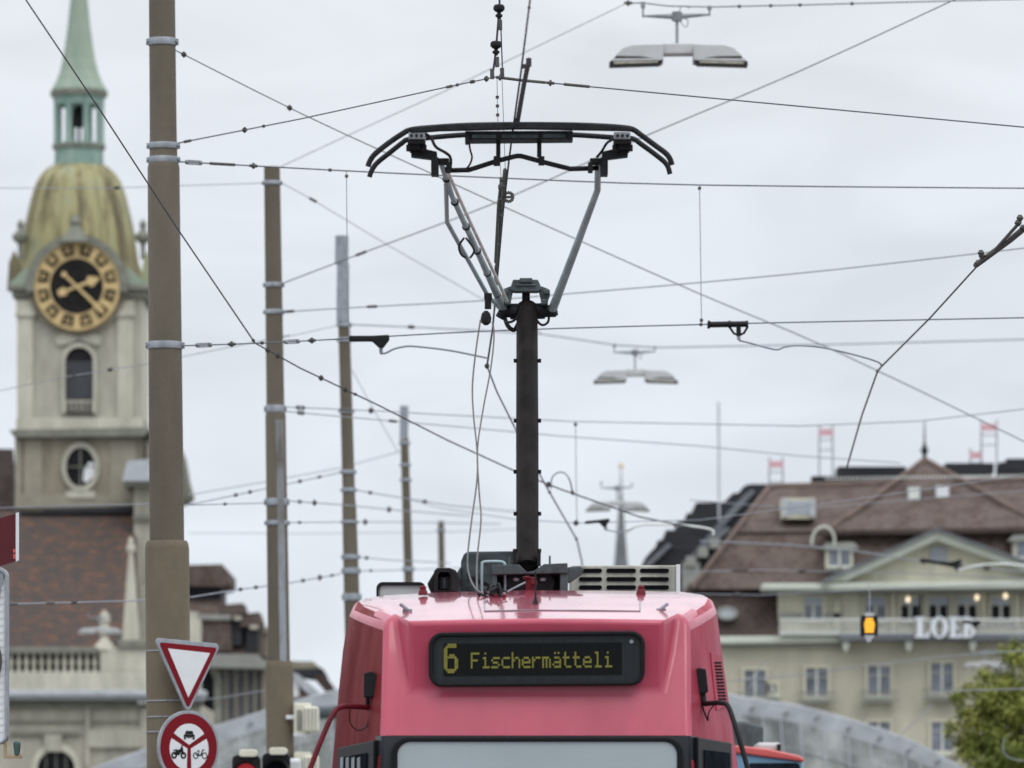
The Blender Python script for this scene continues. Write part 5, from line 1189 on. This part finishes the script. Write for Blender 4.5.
# skylights
def skylight(x0, y0, x1, y1, Y, inner='railing'):
    q = MB().bp(x0, y0, x1, y1, Y, 1.2).build('skylight', 'trimd', BD)
    MB().bp(x0 + 1.4, y0 + 1.4, x1 - 1.4, y1 - 1.4, Y - .03, .05).build('pane', inner, q)
skylight(907, 486, 921, 503, YB + 3.75); skylight(935, 485, 950, 499, YB + 3.9, 'white')
dm = MB(); dm.bp(782, 498, 815.5, 518.5, YB + 2.6, 3); dm = dm.build('roof_dormer', 'plasterl', BD)
MB().bp(788.5, 501, 809, 514, YB + 2.55, .1).build('pane', 'blind', dm)
mb = MB(); mb.bp(782.5, 499, 788, 516, YB + 2.5, .1); mb.bp(809.5, 499, 815, 516, YB + 2.5, .1); mb.each('shutter', 'lead', dm)
for x0, x1, y0, y1 in ((826, 853, 548, 569), (1014, 1040, 540, 560)):
    dm = MB(); dm.bp(x0, y0, x1, y1, YB + .9, 3); dm = dm.build('roof_dormer', 'plasterl', BD)
    MB().prism([(x0 - 5, y0), (x0, y0 - 5), (x1, y0 - 6), (x1 + 6, y0 - 1), (x1 + 4, y0 + 1), (x0 - 4, y0 + 1)], YB + .7, 3).build('dormer_roof', 'trimd', dm)
    MB().bp(x0 + 3, y0 + 2.5, x1 - 3, y1 - 2, YB + .85, .1).build('pane', 'glassb', dm)
    mb = MB(); mb.bp((x0 + x1) / 2 - 1, y0 + 2, (x0 + x1) / 2 + 1, y1 - 1.5, YB + .8, .1); mb.bp(x0 + 2, y1 - 3.5, x1 - 2, y1 - 1, YB + .8, .1); mb.build('glazing_bar', 'winframe', dm)
mb = MB(); mb.tube(pc([(812, 545, YB), (812.5, 537, YB), (817, 529.5, YB), (824, 526.5, YB), (830, 529, YB), (834, 536, YB), (834.5, 545, YB)], 4), .05, 8); mb.build('arch_pipe', 'trim', BD, smooth=True)
ov = MB(); ov.lathe(P(727, 613, YB + .2), [(.4, -.1), (.42, .1)], 6)
ov = MB(); ring(ov, ell(11, 7, 727, 613), ell(8, 4.5, 727, 613), YB - .1, .8); ov = ov.build('oval_dormer', 'trimd', BD)
MB().prism(ell(8, 4.6, 727, 613), YB - .05, .5).build('pane', 'lead', ov)
# pediment
pd = MB(); pd.prism([(845, 581.5), (936, 541), (1048, 580), (1048, 583), (845, 583)], YB - .1, 1.4); pd = pd.build('gable', 'plasterl', BD)
mb = MB(); mb.prism([(824, 583), (826, 578), (934, 529.5), (938, 529.5), (1062, 575), (1062, 584), (937, 540), (846, 581)], YB - .9, 1.8); mb.build('raking_cornice', 'trim', pd, bevel=.08)
mb = MB(); mb.prism([(822, 580), (936, 528), (1062, 573), (1062, 575.5), (936, 530.5), (824, 582.5)], YB - 1.1, 1.9); mb.build('gable_capping', 'slatel', pd)
mb = MB(); mb.prism([(822, 583), (1070, 580), (1070, 588), (830, 590)], YB - .9, 1.8); mb.build('base_cornice', 'trim', pd, bevel=.08)
mb = MB(); mb.prism([(830, 590.5), (1070, 588.5), (1070, 591), (832, 593)], YB - .5, 1.2); mb.build('base_shadow_course', 'trimd', pd)
mb = MB(); mb.bp(930, 547, 947, 562, YB - .2, .3); mb.build('gable_window', 'blind', pd)
# windows
def window(x0, y0, x1, y1, Y, glass='glass', blind=0.0, sill=True):
    q = MB(); ring(q, [(x0 - 2.2, y0 - 2.5), (x1 + 2.2, y0 - 2.5), (x1 + 2.2, y1 + 1.5), (x0 - 2.2, y1 + 1.5)], [(x0, y0), (x1, y0), (x1, y1), (x0, y1)], Y - .16, .2)
    q = q.build('window', 'plasterl', BD)
    MB().bp(x0 - .2, y0 - .2, x1 + .2, y1 + .2, Y - .035, .05).build('pane', glass, q)
    mb = MB(); cx = (x0 + x1) / 2
    mb.bp(cx - 1.15, y0, cx + 1.15, y1, Y - .09, .05); mb.bp(x0, y0, x0 + .6, y1, Y - .085, .05); mb.bp(x1 - .6, y0, x1, y1, Y - .085, .05)
    mb.bp(x0, y0 + (y1 - y0) * .30, x1, y0 + (y1 - y0) * .30 + .7, Y - .095, .05); mb.bp(x0, y1 - 1.2, x1, y1, Y - .10, .05); mb.build('sash', 'winframe', q)
    if blind: MB().bp(x0 + .5, y0 + .3, x1 - .5, y0 + (y1 - y0) * blind, Y - .12, .02).build('blind', 'blind', q)
    if sill: MB().bp(x0 - 3.5, y1 + 1.6, x1 + 3.5, y1 + 3.8, Y - .3, .3).build('sill', 'trim', q)
for x0, x1, g, b in ((804, 823, 'glassb', .3), (865, 886, 'glassb', .35), (900.5, 920, 'glass', .3), (928.5, 948, 'glass', .32), (957, 977, 'glass', .28), (991, 1011, 'glass', .3), (1025, 1045, 'glass', .3)):
    window(x0, 597, x1, 622, YB + .5, g, b, False)
for x0, x1, y0, y1 in ((805.5, 828, 668, 697), (867.5, 890.5, 666, 696), (930.5, 953.5, 663, 694), (993, 1016, 661, 692), (744, 766, 670, 698)):
    window(x0, y0, x1, y1, YB, 'glassb', 0)
    mb = MB(); mb.bp(x0 - 8, y1 - 5.5, x1 + 8, y1 - 4.3, YB - .5, .06); mb.bp(x0 - 8, y1 + 5, x1 + 8, y1 + 6.2, YB - .5, .3)
    for k in range(14): xx = x0 - 8 + k * (x1 - x0 + 16) / 13; mb.bp(xx - .3, y1 - 5, xx + .3, y1 + 5.2, YB - .5, .04)
    mb.build('window_guard', 'trimd', BD)
for x0, x1 in ((805.5, 828), (867.5, 890.5), (931, 954)): window(x0, 722, x1, 752, YB, 'glassb', 0)
window(768, 684, 777, 694, YB, 'glassb', 0)
mb = MB()
for x0 in (893, 922, 951, 983.5, 1017): mb.bp(x0 - 2.2, 593, x0 + 2.2, 641, YB + .34, .15)
mb.bp(834, 600, 840, 641, YB + .3, .2); mb.each('upper_pilaster', 'plasterl', BD)
mb = MB(); mb.bp(780, 613, 803, 618, YB + .3, .2); mb.bp(824, 613, 842, 618, YB + .3, .2); mb.each('wall_panel', 'trimd', BD)
# balcony
mb = MB(); mb.bp(840, 633.5, 1120, 640.5, YB - 1.1, 1.3); mb.build('balcony_slab', 'slatel', BD, bevel=.05)
mb = MB(); mb.bp(780, 618.5, 1120, 620.2, YB - 1.0, .06); mb.bp(780, 632.5, 1120, 634, YB - 1.0, .06)
for k in range(84): xx = 780 + k * 4; mb.bp(xx, 620, xx + .9, 633, YB - 1.0, .05)
mb.bp(780, 631, 840, 635, YB - .8, .8); mb.build('balcony_railing', 'railing', BD)
mb = MB()
for xx in (846, 909, 973, 1036): mb.prism([(xx - 3.5, 640.5), (xx + 3.5, 640.5), (xx + 3, 647), (xx, 652), (xx - 3, 647)], YB - .9, .9)
mb.each('balcony_bracket', 'trim', BD)
for px, py in ((908, 599.5), (977, 597.5), (1005.5, 596)):
    MB().lathe(P(px, py, YB + .1), [(.02, .12), (.07, .06), (.09, -.02), (.06, -.09), (.02, -.11)], 12).build('lamp_bulb', 'warm', BD, smooth=True)
# letters of the shop sign
SG = thing('shop_sign', P(944, 636, YB - 1.2), 'large white serif shop letters along the balcony railing', 'sign')
YL = YB - 1.3
mb = MB(); mb.bp(917.5, 617, 922.5, 637.5, YL, .2); mb.bp(915, 617, 925, 619, YL - .01, .2); mb.bp(915, 635, 929.5, 637.6, YL - .01, .2); mb.prism([(925.5, 635.3), (929.6, 630), (929.6, 635.3)], YL - .005, .2); mb.build('letter_l', 'letter', SG)
mb = MB()
for k in range(28):
    a0, a1 = R(k * 360 / 28), R((k + 1) * 360 / 28)
    mb.prism([(939.5 + rx * math.cos(t), 627.3 + ry * math.sin(t)) for rx, ry, t in ((8.6, 10.8, a0), (8.6, 10.8, a1), (4.0, 9.0, a1), (4.0, 9.0, a0))], YL, .2)
mb.build('letter_o', 'letter', SG)
mb = MB(); mb.bp(951, 617, 955.5, 637.5, YL, .2); mb.bp(949, 617, 961, 619.2, YL - .01, .2); mb.bp(949, 635.2, 961.5, 637.6, YL - .01, .2); mb.bp(955, 626, 959.5, 628, YL - .01, .2); mb.prism([(958.3, 619), (961, 619), (961, 622.5)], YL - .005, .2); mb.prism([(958.3, 635.4), (961.5, 631), (961.5, 635.4)], YL - .005, .2); mb.build('letter_e', 'letter', SG)
mb = MB(); mb.bp(964, 617, 968.5, 637.5, YL, .2); mb.bp(962, 617, 969, 619, YL - .01, .2); mb.bp(962, 635.4, 969, 637.6, YL - .01, .2)
for cy, ry, rx in ((622, 5, 5.2), (632, 5.6, 6.2)):
    for k in range(12):
        a0, a1 = R(-90 + k * 15), R(-90 + (k + 1) * 15)
        mb.prism([(968.6 + x_ * math.cos(t), cy + y_ * math.sin(t)) for x_, y_, t in ((rx, ry, a0), (rx, ry, a1), (rx - 3.4, ry - 1.9, a1), (rx - 3.4, ry - 1.9, a0))], YL, .2)
mb.build('letter_b', 'letter', SG)
# dark stepped roof left of it
DR = thing('dark_roof_building', ground_at(690, 262), 'dark slate roof with a stepped outline left of the tiled roof', 'building')
mb = MB(); mb.prism([(632, 640), (637, 575), (645, 558), (652, 550), (655, 548), (658, 540), (664, 540), (666, 530), (676, 530), (678, 521), (686, 521), (687, 513), (694, 513), (696, 502.5), (724, 502), (733, 493), (738, 493), (744, 486), (750, 484), (775, 484), (790, 484), (790, 640)], 262, 8); mb.build('slate_roof', 'slate', DR)
mb = MB(); mb.prism([(640, 578), (646, 563), (668, 543), (672, 545), (650, 566), (645, 580)], 261.6, .4); mb.prism([(683, 562), (704, 542), (727, 526), (731, 530), (708, 547), (689, 566)], 261.5, .5); mb.prism([(690, 558), (720, 520), (745, 494), (752, 489), (755, 492), (727, 522), (697, 562)], 261.7, .3); mb.each('metal_flashing', 'slatel', DR)
mb = MB(); mb.bp(682, 562, 700, 592, 261.4, .5)
for k in range(3): mb.bp(686 + 12 * k, 556 - k * 9, 696 + 12 * k, 566 - k * 9, 261.2, .5)
mb.each('roof_light', 'trimd', DR)
mb = MB(); mb.bp(632, 640, 790, 1000, 262, 8); mb.build('wall', 'plaster', DR)
# roof masts
wire('tall thin grey antenna mast above the dark slate roof', [(718.5, 402, 258), (718.8, 450, 258), (719, 520, 258)], 3.0, 'lead', name='antenna_mast', cat='antenna', group='antennas on the roofs')
for x0, y0, x1, yb, lab in ((819, 428, 833, 486, 'tallest steel frame with red panel on the brown roof'), (769, 460, 783, 490, 'small red topped steel frame at the left roof corner'), (981, 423, 997, 468, 'red topped steel frame right of the roof finial'), (970, 451, 982, 470, 'small red panel on the flat dark roof terrace')):
    rt = thing('roof_antenna_frame', P((x0 + x1) / 2, yb, YB + 8.5), lab, 'antenna', 'antennas on the roofs')
    mb = MB()
    for xx in (x0 + .3, x1 - .3): mb.tube([P(xx, yb, YB + 8.5), P(xx, y0 - 3, YB + 8.5)], .03, 6)
    for yy in (y0 + 12, y0 + 22): 
        if yy < yb: mb.tube([P(x0, yy, YB + 8.5), P(x1, yy, YB + 8.5)], .018, 6)
    mb.build('frame', 'slatel', rt)
    MB().bp(x0, y0 + 1, x1, y0 + 7.5, YB + 8.4, .1).build('red_panel', 'pink', rt)
mb = MB()
# orange lit signal in front of the balcony
OS = thing('orange_signal', P(869, 648, 80), 'square black signal with glowing orange stripes before the balcony', 'signal')
mb = MB(); mb.bp(861, 615, 878, 636, 80, .25); mb.build('housing', 'black', OS, bevel=.02)
mb = MB()
for k, (x0, x1) in enumerate(((865.8, 873.2), (864.5, 874.5), (864.2, 874.8), (864.6, 874.4), (865, 874))): mb.prism(roundrect(x0, 618.3 + k * 3.0, x1, 620.3 + k * 3.0, .9), 79.97, .04)
mb.build('lit_stripes', 'orange', OS)
mb = MB(); mb.prism(roundrect(865, 612.5, 874, 616.5, 1.5), 80, .2); mb.prism([(864, 635), (875, 635), (870, 642), (868, 642)], 80, .2); mb.tube([P(869.5, 612, 80.1), P(869.5, 580, 80.1)], .006, 6); mb.each('hanger', 'lead', OS)

# ------------------------------------------------------------------ left background buildings
YM = 320
MS = thing('mansard_building', ground_at(225, YM), 'old stone building with stepped brown mansard roofs behind the mast', 'building')
mb = MB(); mb.bp(150, 660, 268, 1000, YM, 12); mb.build('wall', 'stoned', MS)
mb = MB(); mb.prism([(150, 566), (222, 564), (229, 572), (229, 583), (224, 586), (150, 586)], YM + 2, 8); mb.build('top_roof', 'tile2', MS)
mb = MB(); mb.bp(160, 586, 221, 604, YM + 3, 6); mb.build('attic_wall', 'slate', MS)
mb = MB(); a = [P(150, 622, YM + .5), P(236, 622, YM + .5), P(222, 600, YM + 3), P(150, 596, YM + 3)]; mb.hexa(a, [v + Vector((0, 4, 0)) for v in a]); mb.build('upper_roof', 'tile2', MS)
for x0, x1, y0 in ((218, 246, 603), (240, 262, 612)):
    q = MB().prism([(x0, y0 + 2), (x1 - 3, y0), (x1, y0 + 10), (x1 - 2, y0 + 16), (x0, y0 + 14)], YM - .6, 4).build('roof_dormer', 'tile2', MS)
    MB().bp(x0 + 6, y0 + 16, x1 - 4, y0 + 42, YM - .3, 3).build('dormer_wall', 'slate', q)
    MB().bp(x1 - 12, y0 + 13, x1 - 4, y0 + 17, YM - .7, 1).build('dormer_cornice', 'stone', q)
mb = MB(); a = [P(150, 652, YM - .5), P(262, 656, YM - .5), P(258, 624, YM + 2), P(150, 618, YM + 2)]; mb.hexa(a, [v + Vector((0, 4, 0)) for v in a]); mb.build('lower_roof', 'tile3', MS)
mb = MB(); mb.prism([(200, 651), (232, 651), (230, 618), (202, 618)], YM - .55, .5); mb.build('roof_gable', 'tile2', MS)
mb = MB(); mb.prism([(150, 652), (258, 655), (268, 665), (267, 669), (225, 668), (150, 665)], YM - 1.5, 3); mb.bp(196, 615, 231, 620, YM - .8, .8); mb.build('eaves', 'trimd', MS, bevel=.05)
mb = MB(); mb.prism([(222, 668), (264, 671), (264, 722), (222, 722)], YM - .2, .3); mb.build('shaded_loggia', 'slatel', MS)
for xx in (226, 236, 246, 255, 263): MB().bp(xx - 1.1, 669, xx + 1.1, 722, YM - .5, .3).build('column', 'stoned', MS)
q = MB(); ring(q, archpts(168, 655, 222, 740), archpts(176, 664, 214, 740), YM - .4, .4); q = q.build('arched_window', 'stoneg', MS)
MB().prism(archpts(175.5, 663.5, 214.5, 740), YM - .1, .1).build('pane', 'glass', q)
mb = MB(); mb.bp(186, 612, 197, 660, YM - .8, 2); mb.build('chimney_pier', 'stonel', MS)
mb = MB(); mb.bp(248, 630, 268, 657, YM + 3, 5); mb.bp(255, 627, 270, 633, YM + 2.8, 5.4); mb.build('far_wing', 'stoned', MS)

YS = 340
HS = thing('small_house', ground_at(316, YS), 'small house with grey and brown roofs between mast and tram', 'house')
mb = MB(); mb.prism([(270, 676), (298, 676), (322, 704), (345, 712), (345, 1000), (270, 1000)], YS, 8); mb.build('wall', 'plaster', HS)
mb = MB(); mb.prism([(284, 666), (292, 661), (313, 661.5), (322, 669), (300, 672), (284, 672)], YS + 1, 6); mb.build('top_roof', 'stoned', HS)
mb = MB(); mb.prism([(292, 669), (322, 668), (326, 675), (312, 678), (296, 675)], YS + .8, 5); mb.build('dormer_band', 'slate', HS)
mb = MB(); mb.prism([(312, 676), (324, 674), (340, 696), (342, 706), (332, 700)], YS + .3, 5); mb.build('brown_roof', 'tile3', HS)
mb = MB(); mb.prism([(292, 672), (298, 674), (336, 706), (336, 712), (322, 708), (297, 683)], YS - .6, 3); mb.build('grey_roof', 'lead', HS)
mb = MB(); mb.prism([(296, 684), (318, 704), (300, 704), (296, 700)], YS - .3, .3); mb.build('gable_wall', 'ridge', HS)
mb = MB(); mb.bp(290, 680, 299, 697, YS - .4, .3); mb.build('window', 'white', HS)

SP = thing('distant_spire', ground_at(621, 520), 'slender grey spire with a golden top behind the farthest street light', 'church')
ss = 520 / F
mb = MB(); c = P(621, 880, 520); zz = lambda y: CZ + (HZ - y) * ss
mb.lathe((c.x, c.y, 0), [(8.5 * ss, zz(580)), (6.6 * ss, zz(560)), (4.2 * ss, zz(530)), (2.2 * ss, zz(505)), (.9 * ss, zz(488)), (.5 * ss, zz(470))], 8); mb.build('spire_roof', 'slatel', SP)
mb = MB(); mb.box((c.x - 8 * ss, c.y - 8 * ss, 0), (c.x + 8 * ss, c.y + 8 * ss, zz(580))); mb.build('tower', 'stoned', SP)
mb = MB(); mb.lathe((c.x, c.y, zz(466)), [(.1, -.25), (.2, -.1), (.2, .1), (.1, .25)], 10); mb.build('golden_ball', 'gold', SP, smooth=True)

# ------------------------------------------------------------------ curved glass canopy
YG = 190
CN = thing('glass_canopy', ground_at(520, YG), 'large arched grey glass canopy rising behind the tram', 'canopy')
cp = curve([(60, 782), (130, 755), (180, 738), (240, 719), (330, 692), (430, 673), (530, 667), (640, 676), (740, 697), (800, 706.5), (870, 726), (920, 745), (965, 770), (1010, 800)], 6)
t_ = [P(x, y, YG) for x, y in cp]
b_ = [P(x, y + 17, YG - .12) for x, y in cp]
mb = MB(); mb.grid([t_, b_]); mb.grid([t_, [v + Vector((0, .35, .05)) for v in t_]]); mb.build('edge_beam', 'canopyedge', CN, smooth=True)
mb = MB(); mb.grid([[P(x, y + 17, YG - .12) for x, y in cp], [P(x, y + 45, YG - 1.0) for x, y in cp], [P(x, y + 80, YG - 1.6) for x, y in cp], [P(x, y + 125, YG - 1.9) for x, y in cp]]); mb.build('front_glass', 'canopy', CN, smooth=True)
mb = MB(); mb.grid([[v + Vector((0, .35, .05)) for v in t_], [v + Vector((0, 9, .2)) for v in t_], [v + Vector((0, 20, -.6)) for v in t_]]); mb.build('roof_glass', 'canopy', CN, smooth=True)
mb = MB()
for k in range(6, len(cp) - 3, 2):
    x, y = cp[k]; mb.tube([P(x, y + 17, YG - .13), P(x + 2, y + 45, YG - 1.03), P(x + 3, y + 80, YG - 1.63), P(x + 3, y + 125, YG - 1.93)], .022, 6)
for dy, dz in ((45, 1.02), (80, 1.62)): mb.tube([P(x, y + dy, YG - dz) for x, y in cp], .018, 6)
mb.build('pane_joints', 'canopyedge', CN, smooth=True)
for xx in (150, 200, 250, 300, 752, 786, 817, 849, 880, 909, 938):
    yy = min(cp, key=lambda q: abs(q[0] - xx))[1] + 9
    mb = MB(); c = P(xx, yy, YG - .22); mb.tube([c + Vector((-.09, 0, -.03)), c + Vector((.09, 0, .05))], .032, 8); mb.tube([c + Vector((-.05, -.05, -.06)), c + Vector((.05, .03, .02))], .04, 8); mb.build('glass_fitting', 'slatel', CN)
mb = MB()
for xx in (150, 330, 530, 740, 900):
    yy = min(cp, key=lambda q: abs(q[0] - xx))[1] + 20; c = P(xx, yy, YG + 6); mb.tube([(c.x, c.y, 0), c], .16, 12)
mb.each('column', 'galv', CN)

# ------------------------------------------------------------------ blue tram behind
YT2 = 62
BT = thing('blue_tram', ground_at(745, YT2), 'blue tram with coral red roof edge half hidden behind', 'tram')
mb = MB(); mb.prism([(640, 752), (740, 750.5), (803, 759), (803.5, 1020), (640, 1020)], YT2, 9); mb.build('body', 'blue', BT, bevel=.05)
mb = MB(); mb.prism([(640, 748), (738, 745.5), (770, 749), (799, 755.5), (804, 758.5), (804, 762), (740, 753.5), (640, 755)], YT2 - .04, 9.2); mb.build('roof_edge', 'redtrim', BT, bevel=.02)
q = MB().prism(roundrect(748, 763, 800, 840, 4), YT2 - .03, .1).build('window', 'glassd', BT)
mb = MB(); mb.prism(roundrect(757, 742.5, 781, 752, 3), YT2 + 1.5, 1.5); mb.build('roof_unit', 'lamp', BT, bevel=.04)
mb = MB(); mb.bp(777, 744, 781, 753, YT2 + 1.45, .2); mb.build('roof_unit_end', 'black', BT)
mb = MB(); mb.prism([(700, 720), (745, 721.5), (763.5, 726), (763.5, 750), (700, 752)], YT2 + 2.5, 2); mb.build('equipment_box', 'boxmid', BT, bevel=.03)
mb = MB()
for yy in (YT2 + 1.4, YT2 + 7):
    for xx in (P(690, 0, YT2).x, P(780, 0, YT2).x): mb.disc((xx, yy, .30), (1, 0, 0), .29, .1, 20)
mb.each('wheel', 'galvd', BT)

# ------------------------------------------------------------------ traffic signals beside the second mast
def signal(px, py, Y, label, lit, name='traffic_light'):
    rt = thing(name, ground_at(px, Y), label, 'traffic light', 'traffic lights at the tram stop')
    MB().tube([ground_at(px, Y + .3), P(px, py, Y + .3)], .05, 12).build('post', 'pole', rt, smooth=True)
    h = MB().prism(roundrect(px - 14, py - 13, px + 14, py + 90, 5), Y + .06, .18).build('housing', 'black', rt, bevel=.015)
    MB().prism(roundrect(px - 7, py - 18.5, px + 11, py - 11, 3), Y + .02, .25).build('top_cover', 'cream', rt, bevel=.01)
    for k in range(2):
        c = P(px, py + 6 + k * 36, Y + .04)
        MB().disc(c, (0, 1, 0), S(10.5, Y), .03, 24).build('lens', 'redlens' if lit and k == 0 else 'glassd', h)
        mb = MB(); n_ = 14; r = S(13.5, Y); rows = []
        for dd in (0, -.20):
            rows.append([c + Vector((r * math.cos(R(-20 + 220 * j / n_)), dd, r * math.sin(R(-20 + 220 * j / n_)))) for j in range(n_ + 1)])
        mb.grid(rows); mb.build('visor', 'black', h, smooth=True)
    return rt
signal(246, 768, 66, 'traffic light showing red at the bottom edge left of mast', True)
signal(276, 766, 66.4, 'unlit traffic light right beside the one showing red', False)
for py, lab in ((703, 'cream signal box seen from behind on the second mast'), (752, 'lower cream signal box at the bottom edge right of mast')):
    rt = thing('signal_box', P(297, py + 34, 74.6), lab, 'signal box', 'cream signal boxes on the second mast')
    b0 = MB().bp(294, py, 311, py + 31, 74.7, .25).build('housing', 'cream', rt, bevel=.02)
    MB().bp(303, py + 3.5, 318.5, py + 29, 74.5, .35).build('rear_cover', 'cream', rt, bevel=.03)
    mb = MB()
    for k in range(4): mb.bp(304.5 + k * 3.6, py + 5, 305.3 + k * 3.6, py + 27, 74.49, .02)
    mb.build('cover_ribs', 'trimd', rt)
    mb = MB(); mb.bp(293.5, py + 30, 310, py + 33, 74.68, .2); mb.bp(286, py + 12, 296, py + 16, 74.8, .06); mb.build('bracket', 'white', rt)
    MB().bp(297, py + 7, 301.5, py + 27, 74.68, .05).build('side_recess', 'trimd', b0)
rt = thing('control_cabinet', ground_at(293, 72), 'pale grey box at the bottom edge below the second mast', 'cabinet')
MB().bp(288.5, 758.5, 300.5, 1000, 72, .3).build('cabinet_body', 'white', rt, bevel=.02)
MB().bp(289.5, 762, 299.5, 990, 71.985, .02).build('cabinet_door', 'lamp', rt)
rt = thing('street_cable_box', P(338, 690, 150), 'dark horizontal bar above the canopy left of the tram', 'bar')
MB().tube([P(318, 713, 150), P(350, 711, 150)], S(6.5, 150), 12).build('bar_tube', 'boxmid', rt, smooth=True)
MB().tube([ground_at(336, 150.2), P(336, 712, 150.2)], .05, 8).build('bar_post', 'galvd', rt, smooth=True)

# ------------------------------------------------------------------ tree
YTREE = 140
TT = thing('street_tree', ground_at(1040, YTREE), 'leafy green tree at the lower right border', 'tree')
base = ground_at(1040, YTREE)
mb = MB(); tz = P(0, 720, YTREE).z
mb.tube([base, base + Vector((.05, 0, 2)), base + Vector((0, .1, tz))], [.22, .17, .10], 12)
rnd = random.Random(11)
limbs = []
for k in range(12):
    a0 = rnd.uniform(0, 6.28); z0 = rnd.uniform(1.9, tz - .2); L = rnd.uniform(1.2, 2.2)
    p0 = base + Vector((0, 0, z0)); p1 = p0 + Vector((math.cos(a0) * L * .5, math.sin(a0) * L * .5, L * .5)); p2 = p1 + Vector((math.cos(a0 + .3) * L * .5, math.sin(a0 + .3) * L * .5, L * .5))
    mb.tube([p0, p1, p2], [.07, .045, .015], 6); limbs += [p1, p2]
mb.build('trunk', 'bark', TT, smooth=True)
cc = P(1041, 735, YTREE)
clumps = []
for k in range(150):
    d = Vector((rnd.gauss(0, 1), rnd.gauss(0, 1), rnd.gauss(0, 1))).normalized(); q = rnd.uniform(.25, 1) ** .5
    c = cc + Vector((d.x * 1.85 * q, d.y * 1.8 * q, d.z * 1.75 * q))
    clumps.append((c, rnd.uniform(.16, .42)))
for px, py, r in ((1008, 655, .28), (1016, 648, .25), (1022, 660, .4), (985, 676, .25), (972, 690, .3), (958, 697, .24), (966, 712, .3), (955, 728, .3), (975, 735, .4), (990, 700, .4), (1005, 685, .4), (968, 755, .35), (985, 765, .4), (1000, 720, .45), (1015, 705, .45), (962, 742, .25)):
    clumps.append((P(px, py, YTREE + rnd.uniform(-.6, .3)), r))
crown = MB()
vs, fs = [], []
for c, r in clumps:
    n_ = int(170 * (r / .3) ** 1.6)
    for k in range(n_):
        d = Vector((rnd.gauss(0, 1), rnd.gauss(0, 1), rnd.gauss(0, .8))); d = d.normalized() * r * rnd.uniform(.3, 1.12)
        p = c + d; s0 = rnd.uniform(.030, .060)
        nrm = (d.normalized() + Vector((rnd.uniform(-.8, .8), rnd.uniform(-.8, .8), rnd.uniform(-.2, 1.0)))).normalized()
        u_ = nrm.cross(Vector((rnd.uniform(-1, 1), rnd.uniform(-1, 1), rnd.uniform(-1, 1)))).normalized(); v_ = nrm.cross(u_)
        o = len(vs); vs += [p - u_ * s0 * 1.3, p + v_ * s0 * .7, p + u_ * s0 * 1.3, p - v_ * s0 * .7]; fs.append([o, o + 1, o + 2, o + 3])
me = bpy.data.meshes.new('crown'); me.from_pydata([tuple(v - base) for v in vs], [], fs); me.materials.append(M['leaf'])
o = bpy.data.objects.new('crown', me); C.objects.link(o); o.parent = TT
